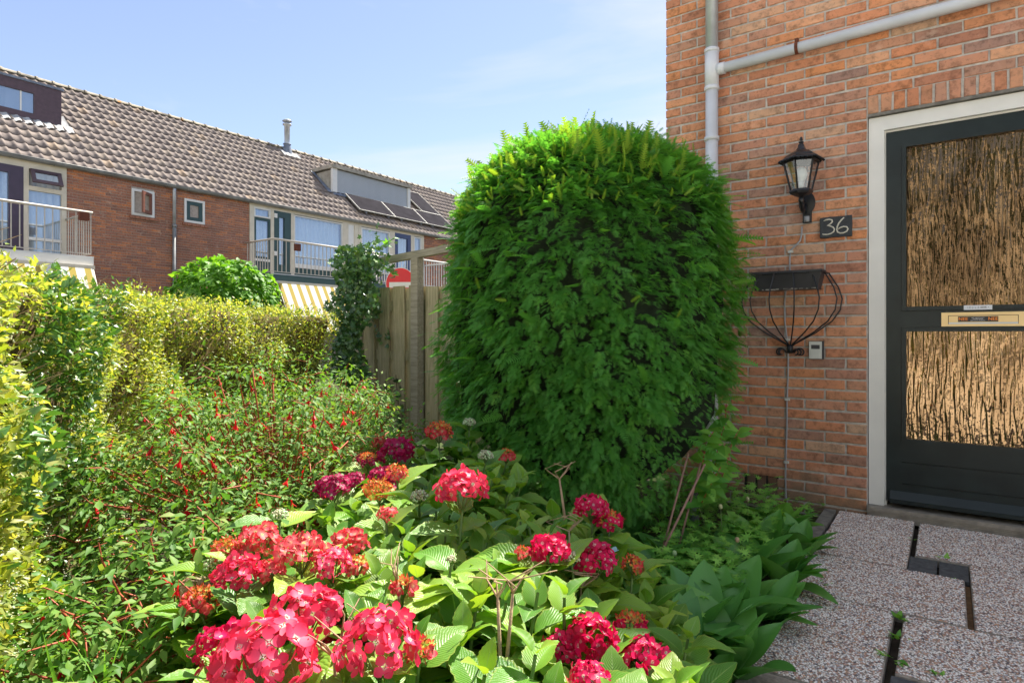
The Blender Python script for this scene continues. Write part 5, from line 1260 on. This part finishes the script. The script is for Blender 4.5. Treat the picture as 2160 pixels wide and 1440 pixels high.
def hyd_leafset(shoots, r_, obj, C0, bigmul=1.0):
    PL, DL, NL, SZ = [], [], [], []; stems = MB()
    for (tip, base, npair, hasflower) in shoots:
        mid_ = base.lerp(tip, .55)+Vector((r_.gauss(0,.015), r_.gauss(0,.015), .03)); stems.tube([base-C0, mid_-C0, tip-C0], [.006,.0045,.003], 6, cap=False)
        a0 = r_.uniform(0, 3.14)
        for k in range(npair):
            f = k+(.55 if hasflower else .05); p = tip+(mid_-tip).normalized()*(.028*f+.012*f*f*.5)
            for sgn in (0, 1):
                a = a0+k*math.pi/2*1.02+sgn*math.pi+r_.gauss(0,.18); el = (1.12-.38*k if not hasflower else .55-.28*k)+r_.gauss(0,.18)
                dv = Vector((math.cos(a)*math.cos(el), math.sin(a)*math.cos(el), math.sin(el))); sz = bigmul*r_.uniform(.85,1.2)*(min(.145, .05+.036*k) if not hasflower else .11+.015*k)
                PL.append(p+dv*.008); DL.append(dv); nv = Vector((-math.cos(a)*math.sin(el)*1.0+r_.gauss(0,.15), -math.sin(a)*math.sin(el)+r_.gauss(0,.15), math.cos(el)+.25)); NL.append(nv.normalized()); SZ.append(sz)
    stems.link('stems', M['greenstem'], obj, True, kind='stuff')
    return PL, DL, NL, SZ
rh = random.Random(31)
REG = {'front': [(-.50,.86),(-.60,1.25),(-.50,1.60),(-.1,1.72),(.06,1.40),(.08,.80),(-.1,.62),(-.4,.62)], 'back': [(-.52,1.62),(-.62,2.2),(-.55,2.75),(-.15,2.85),(.06,2.2),(.0,1.75)], 'right': [(.08,.80),(.06,1.40),(.02,1.75),(.30,1.72),(.38,1.35),(.30,.95)]}
def inpoly(x, z, poly):
    c = False; j = len(poly)-1
    for i in range(len(poly)):
        if (poly[i][1] > z) != (poly[j][1] > z) and x < (poly[j][0]-poly[i][0])*(z-poly[i][1])/(poly[j][1]-poly[i][1])+poly[i][0]: c = not c
        j = i
    return c
for bi_, key in enumerate(('front','back','right')):
    poly = REG[key]; cX = sum(p[0] for p in poly)/len(poly); cZ = sum(p[1] for p in poly)/len(poly); c = cam2w(cX, cZ); C0 = Vector((c[0], c[1], 0))
    o = thing('hydrangea_bush', LBL[key][0], 'bush', C0, group='hydrangeas in the flower bed'); shoots = []
    hp = []
    for i, (px, py, wd, mat, style, zc_) in enumerate(HEADS[key]):
        Z = (CH-zc_)*FPX/(py-HY); p = at(px, py, Z); dia = wd*Z/FPX*.93
        head(o, p, dia, mat, style, (px,py) in SEP, i+20*bi_); hp.append((p, dia))
        base = Vector((c[0]+(p.x-c[0])*.45, c[1]+(p.y-c[1])*.45, 0)); shoots.append((p-Vector((0,0,dia*.42)), base, 3 if style != 'bud' else 4, True))
    got = []; tries = 0; want = {'front': 105, 'back': 80, 'right': 62}[key]
    while len(got) < want and tries < 6000:
        tries += 1; X = rh.uniform(-.65,.42); Z = rh.uniform(.6,2.9)
        if not inpoly(X, Z, poly): continue
        zt = rh.uniform(.46,.575); zt -= .12*max(0, (X-.12)/.25) if key == 'right' else 0
        if key == 'front': zt -= .06*max(0, (1.0-Z)/.4)
        w_ = cam2w(X, Z); p = Vector((w_[0], w_[1], zt))
        if any((p.xy-q.xy).length < .045 for q in got): continue
        # keep flower heads in view
        px, py = pxy(p); ok = True
        for (h_, dia) in hp:
            hx, hy = pxy(h_); Zh = -h_.x*SN+h_.y*CS; rad_ = dia/2*FPX/Zh
            if (px-hx)**2+(py-hy)**2 < (rad_*1.05+18)**2 and Z < Zh+.05: ok = False; break
        if not ok: continue
        got.append(p); shoots.append((p, Vector((c[0]+(p.x-c[0])*.6, c[1]+(p.y-c[1])*.6, 0)), rh.choice((4,5,5)), False))
    PL, DL, NL, SZ = hyd_leafset(shoots, rh, o, C0)
    PL, DL, NL, SZ = map(np.array, (PL, DL, NL, SZ))
    # drop leaves that would lie over a head seen from the garden path
    keep = np.ones(len(PL), bool)
    for i in range(len(PL)):
        ce = PL[i]+DL[i]*SZ[i]*.55; px, py = pxy(ce); Zl = -ce[0]*SN+ce[1]*CS
        for (h_, dia) in hp:
            Zh = -h_.x*SN+h_.y*CS; hx, hy = pxy(h_)
            if Zl < Zh-.02 and (px-hx)**2+(py-hy+4)**2 < (dia*.44*FPX/Zh)**2: keep[i] = False; break
        if (-PL[i][0]*SN+PL[i][1]*CS) < .5: keep[i] = False
    PL, DL, NL, SZ = PL[keep], DL[keep], NL[keep], SZ[keep]
    half = np.arange(len(PL)) % 2 == 0
    plant_leaves(o, LEAF_HYD, PL[half], DL[half], NL[half], SZ[half], M['l_hyd'], 'hydA', 150, 'leaf', 'leaves')
    plant_leaves(o, LEAF_HYD2, PL[~half], DL[~half], NL[~half], SZ[~half], M['l_hyd'], 'hydB', 150, 'leaf', 'leaves')
    # low inner leaves so the bed is closed
    n = {'front': 420, 'back': 330, 'right': 240}[key]; Q = []
    while len(Q) < n:
        X, Z = rh.uniform(-.65,.42), rh.uniform(.62,2.9)
        if inpoly(X, Z, poly): Q.append((*cam2w(X, Z), rh.uniform(.10,.42)))
    Q = np.array(Q); a = RNG.random(n)*6.28; d = norm(np.column_stack([np.cos(a), np.sin(a), RNG.normal(0,.3,n)]))
    link('lower_leaves', leaves_mesh('lower_leaves', LEAF_M, Q-np.array(C0), d, norm(np.array([0,0,1.])+RNG.normal(0,.3,(n,3))), RNG.uniform(.07,.12,n), M['l_hyd']), o, kind='stuff')
    if key != 'back':
        m = MB()
        for (px, py, Z, hh) in (((1050,1260,1.05,.22),(1082,1250,1.08,.2),(838,1225,1.15,.16),(705,1385,.92,.14),(722,1330,1.0,.12)) if key == 'front' else ((1200,1120,1.5,.14),(1180,1010,1.7,.14),(1225,1240,1.3,.16))):
            p = at(px, py, Z); b0 = Vector((p.x+rh.gauss(0,.03), p.y+rh.gauss(0,.03), max(0,p.z-hh*1.6)))
            m.tube([b0-C0, b0.lerp(p,.6)+Vector((.008,0,0))-C0, p-C0], [.005,.004,.0025], 6)
            for q in range(4): m.tube([p-C0, p+Vector((rh.gauss(0,.02),rh.gauss(0,.02),.025))-C0, p+Vector((rh.gauss(0,.03),rh.gauss(0,.03),.045))-C0], [.0022,.0015,.001], 4, cap=False)
        m.link('dead_stems', M['drystem'], o, True, kind='stuff')

# ------------------------------------------------------------------ shaded bed on the right
def lily(px, py, h, nleaf, seed, label, spread=1.0):
    r_ = random.Random(seed); c = onground(px, py, .02); o = thing('broad_leaf_clump', label, 'plant', (c.x, c.y, .0), group='broad leaved clumps in the shaded bed')
    me = [shared_leaf(LEAF_LILY, M['l_lily'], 'lilA'), shared_leaf(LEAF_LILY2, M['l_lily'], 'lilB')]
    for i in range(nleaf):
        a = r_.uniform(0, 6.283); el = r_.uniform(.75,1.42); rad = r_.uniform(0,.05)*spread; L_ = h*1.22*r_.uniform(.75,1.15)
        dv = (math.cos(a)*math.cos(el), math.sin(a)*math.cos(el), math.sin(el)); nv = (-math.cos(a)*math.sin(el), -math.sin(a)*math.sin(el), math.cos(el)+.05)
        key = 'lilA' if r_.random() < .55 else 'lilB'
        place('leaf', shared_leaf(LEAF_LILY if key == 'lilA' else LEAF_LILY2, M['l_lily'], key), o, (c.x+rad*math.cos(a), c.y+rad*math.sin(a), .0+r_.uniform(0,.04)), dv, nv, L_)
    return o
LIL = [(1690,1105,.17,10,'broad leaf clump hard against the wall at the paving corner'),(1735,1140,.14,8,'small broad leaf clump at the first slab below the door frame'),(1640,1085,.15,8,'broad leaf clump right at the cable foot'),(1660,1150,.19,11,'broad leaf clump nearest the wall beside the cable foot'),(1700,1215,.17,9,'broad leaf clump leaning over the paving corner below the door wall'),(1625,1210,.20,11,'broad leaf clump with upright leaves behind the path edging'),
       (1590,1290,.20,11,'dense broad leaf clump in the middle of the shaded bed'),(1655,1300,.17,8,'broad leaf clump overhanging the edging halfway down the path'),(1530,1340,.21,12,'large broad leaf clump with a bright rolled leaf'),
       (1590,1390,.20,10,'broad leaf clump beside the edging where a leaf lies on slabs'),(1480,1400,.19,10,'broad leaf clump next to the rightmost magenta flower head'),(1540,1470,.18,9,'lowest broad leaf clump at the bottom of the picture'),
       (1400,1215,.18,10,'broad leaf clump behind the green yellow hydrangea head'),(1460,1180,.17,9,'dark broad leaf clump below the bamboo canes'),(1365,1150,.16,8,'broad leaf clump at the foot of the yew'),(1560,1150,.15,8,'small broad leaf clump in front of the vent bricks')]
for i, (px, py, h, nl, lb) in enumerate(LIL): lily(px-46, py+30, h, nl+3, 50+i, lb)
gc = thing('ground_cover', 'light green cut-leaved ground cover filling the shaded bed', 'ground cover'); gc['kind'] = 'stuff'
def fill_cover():
    P, D, Nn, Sz = [], [], [], []
    r_ = random.Random(77)
    while len(P) < 4600:
        X, Z = r_.uniform(-1.7,1.9), r_.uniform(.9,4.6); w_ = cam2w(X, Z)
        if w_[0] > -.60 or w_[1] > 4.2: continue
        hgt = r_.uniform(.03,.2 if w_[1] < 3.6 else .08); P.append((w_[0], w_[1], hgt)); a = r_.uniform(0,6.28); D.append((math.cos(a), math.sin(a), r_.uniform(-.2,.4))); Nn.append((r_.gauss(0,.3), r_.gauss(0,.3), 1)); Sz.append(r_.uniform(.03,.062))
    return map(np.array, (P, D, Nn, Sz))
P, D_, Nn, Sz = fill_cover(); me = leaves_mesh('ground_cover', CUTLEAF, P, D_, norm(Nn), Sz, M['l_cut']); gc.name = 'tmp'; bpy.data.objects.remove(gc)
link('ground_cover', me, kind='stuff', label='light green cut-leaved ground cover filling the flower beds', cat='ground cover')
# leaf-filled cutleaf tufts beside clumps
n = 1100; pts = []
r_ = random.Random(5)
while len(pts) < n:
    px, py = r_.uniform(1380,1640), r_.uniform(1070,1330); p = onground(px, py)
    if p.x < -.62 and p.y < 3.95: pts.append((p.x, p.y, r_.uniform(.06,.24)))
P = np.array(pts); a = RNG.random(n)*6.28
link('cut_leaf_herbs', leaves_mesh('cut_leaf_herbs', CUTLEAF, P, np.column_stack([np.cos(a), np.sin(a), np.full(n,.15)]), norm(np.array([0,-.2,1.])+RNG.normal(0,.3,(n,3))), RNG.uniform(.04,.07,n), M['l_cut']), kind='stuff', label='bright cut-leaved herbs between the broad leaf clumps', cat='ground cover')
# canes
for (a, b_, Za, Zb, lb) in (((1452,955),(1412,1105),2.65,2.6,'leftmost of three bamboo canes, leaning right beside the yew'),((1478,975),(1440,1120),2.75,2.7,'short middle bamboo cane standing behind the other two'),((1487,978),(1420,1115),2.5,2.45,'rightmost bamboo cane, leaning steeply over the bed')):
    A_, B2 = at(*a, Za), at(*b_, Zb); B2 = A_+(B2-A_)*((A_.z)/(A_.z-B2.z)); t_ = thing('bamboo_cane', lb, 'cane', group='canes in the shaded bed')
    MB().tube([A_, A_.lerp(B2,.5), B2], [.0045,.005,.0055], 7).link('cane', M['cane'], t_, True)
gp_ = onground(1462, 1120); dr = thing('drain_pipe_stub', 'short grey plastic drain pipe standing in the bed at the wall foot', 'pipe', (gp_.x, gp_.y, 0))
MB().tube([(0,0,-.02),(0,0,.16)], .032, 16).link('pipe', M['plasticgrey'], dr, True); MB().tube([(0,0,.12),(0,0,.165)], .036, 16).link('collar', M['pvc'], dr, True); MB().lathe([(.034,.168),(.03,.20),(.012,.215),(0,.217)], (0,0,0), 14).link('cap', M['plasticdark'], dr, True)
# climber beside the yew
cl = thing('honeysuckle', 'young honeysuckle with bright oval leaves climbing by the downpipe', 'climber', (0,0,0)); rc = random.Random(8); st = MB()
for (pts, Z) in (([(1500,1050),(1505,1000),(1515,940),(1530,890),(1532,850)],3.25),([(1490,1050),(1480,990),(1490,930),(1505,910)],3.2),([(1505,1040),(1530,990),(1545,930),(1560,905)],3.3),([(1480,1060),(1500,1020),(1520,985)],3.15)):
    pp = [at(a, b_, Z-.42+rc.uniform(-.03,.03)) for a, b_ in pts]; st.tube(pp, .002, 5)
    for i in range(len(pp)-1):
        for k in range(4):
            p = pp[i].lerp(pp[i+1], k/4); ax = rc.uniform(0,3.14)
            for sg_ in (0,1):
                a = ax+math.pi*sg_; place('leaf', shared_leaf(leaf_tpl(7,.58,.2,.2), M['l_cut'], 'honey'), cl, p, (math.cos(a), math.sin(a), rc.uniform(-.5,.5)), (rc.gauss(0,.3), -.8, .8), rc.uniform(.06,.10))
st.link('stems', M['redstem'], cl, True)
# seed heads on thin stems
for i, (px, py, gx, gy, Z, lb) in enumerate(((1577,1052,1572,1110,3.0,'pale round seed head on thin stem before the vent bricks'),(1464,1028,1500,1105,2.8,'yellow seed head on a curved thin stem below the canes'),(1520,1068,1520,1130,2.7,'green seed head on a short branched stem beside the drain pipe'),(1555,1138,1515,1220,2.45,'brown seed head leaning right above the broad leaves'),(1423,1166,1430,1225,2.4,'green poppy-like seed head left of the broad leaves'))):
    A_ = at(px, py, Z); B2 = at(gx, gy+30, Z); B2.z = .02; t_ = thing('seed_head', lb, 'seed head', group='seed heads on thin stems')
    MB().tube([B2, B2.lerp(A_,.5)+Vector((.008,0,.0)), A_], .0016, 5).link('stem', M['greenstem'], t_, True)
    MB().lathe([(0,-.012),(.007,-.008),(.0095,0),(.007,.009),(0,.012)], A_, 8).link('pod', M['p_cream'] if i != 3 else M['drystem'], t_, True)
for (px, py, lb) in ((1292,1162,'pale blue bell flower beside the magenta head half under a leaf'),(1128,1134,'tiny pale blue flower left of the upper magenta head')):
    p = at(px, py, 1.5 if px > 1200 else 1.6); t_ = thing('blue_flower', lb, 'flower', p); T = FLO[1]
    link('petals', mk_mesh('petals', T[0]*(.017 if px > 1200 else .008), T[1], M['campanula'], np.zeros(len(T[0])), T[2]), t_); MB().tube([(0,0,0),(0,0,-.2)], .0015, 5).link('stem', M['greenstem'], t_)
# weeds in the joints
for (px, py, n_, sz, lb) in ((1895,1305,12,.030,'tuft of weed at the top of the long joint'),(1893,1345,9,.028,'yellow green weed in the middle of the long joint'),(1884,1390,8,.034,'weed with long leaves above the dark paver'),(1996,1180,4,.035,'two-leaved weed on the dark paver blocks'),(2012,1222,7,.014,'tiny weed on the front edge of the dark pavers'),
                          (1925,1140,5,.016,'small weed in the joint below the door sill'),(1985,1430,10,.022,'weeds along the lowest dark paver'),(1735,1232,7,.026,'weed at the bed edge on the slabs'),(1665,1262,9,.024,'two small weeds at the edge of the slabs')):
    c = onground(px, py, .03); o = thing('joint_weed', lb, 'weed', (c.x, c.y, .01), group='weeds in the paving joints'); rw = random.Random(px)
    for i in range(n_):
        a = rw.uniform(0,6.28); el = rw.uniform(.1,1.1); rd = rw.uniform(0, sz*.8)
        place('leaf', shared_leaf(leaf_tpl(6,.6,.2,.2), M['l_cut'], 'weed'), o, (c.x+rd*math.cos(a), c.y+rd*math.sin(a), .028+rw.uniform(0,.012)), (math.cos(a)*math.cos(el), math.sin(a)*math.cos(el), math.sin(el)), (-math.cos(a)*.4, -math.sin(a)*.4, 1), sz*rw.uniform(.7,1.2))
dl = onground(1600, 1340, .035); o = thing('fallen_leaf', 'curled brown fallen leaf on the edge of the slabs', 'leaf', (dl.x, dl.y, .042)); place('blade', mk_mesh('blade', LEAF_M[0], LEAF_M[1], M['litter'], np.zeros(len(LEAF_M[0])), LEAF_M[2]), o, (dl.x, dl.y, .045), (.8,.3,.1), (.1,.2,1), .05)
# grass blades at the lower left
gb = []; gd = []
for i in range(26):
    p = at(random.uniform(180,260), 1440, 1.25); gb.append((p.x, p.y, .08)); gd.append((random.gauss(0,.25), random.gauss(0,.25), 1))
n = len(gb); link('grass_blades', leaves_mesh('grass_blades', leaf_tpl(6,.035,.2,.25), np.array(gb), norm(np.array(gd)), norm(RNG.normal(size=(n,3))), RNG.uniform(.3,.48,n), M['l_cut']), kind='stuff', label='few long grass blades at the foot of the hedge', cat='grass')
for _o in list(COL.objects):
    if _o.type == 'EMPTY' and not _o.children and _o.parent is None and 'label' not in _o: bpy.data.objects.remove(_o)
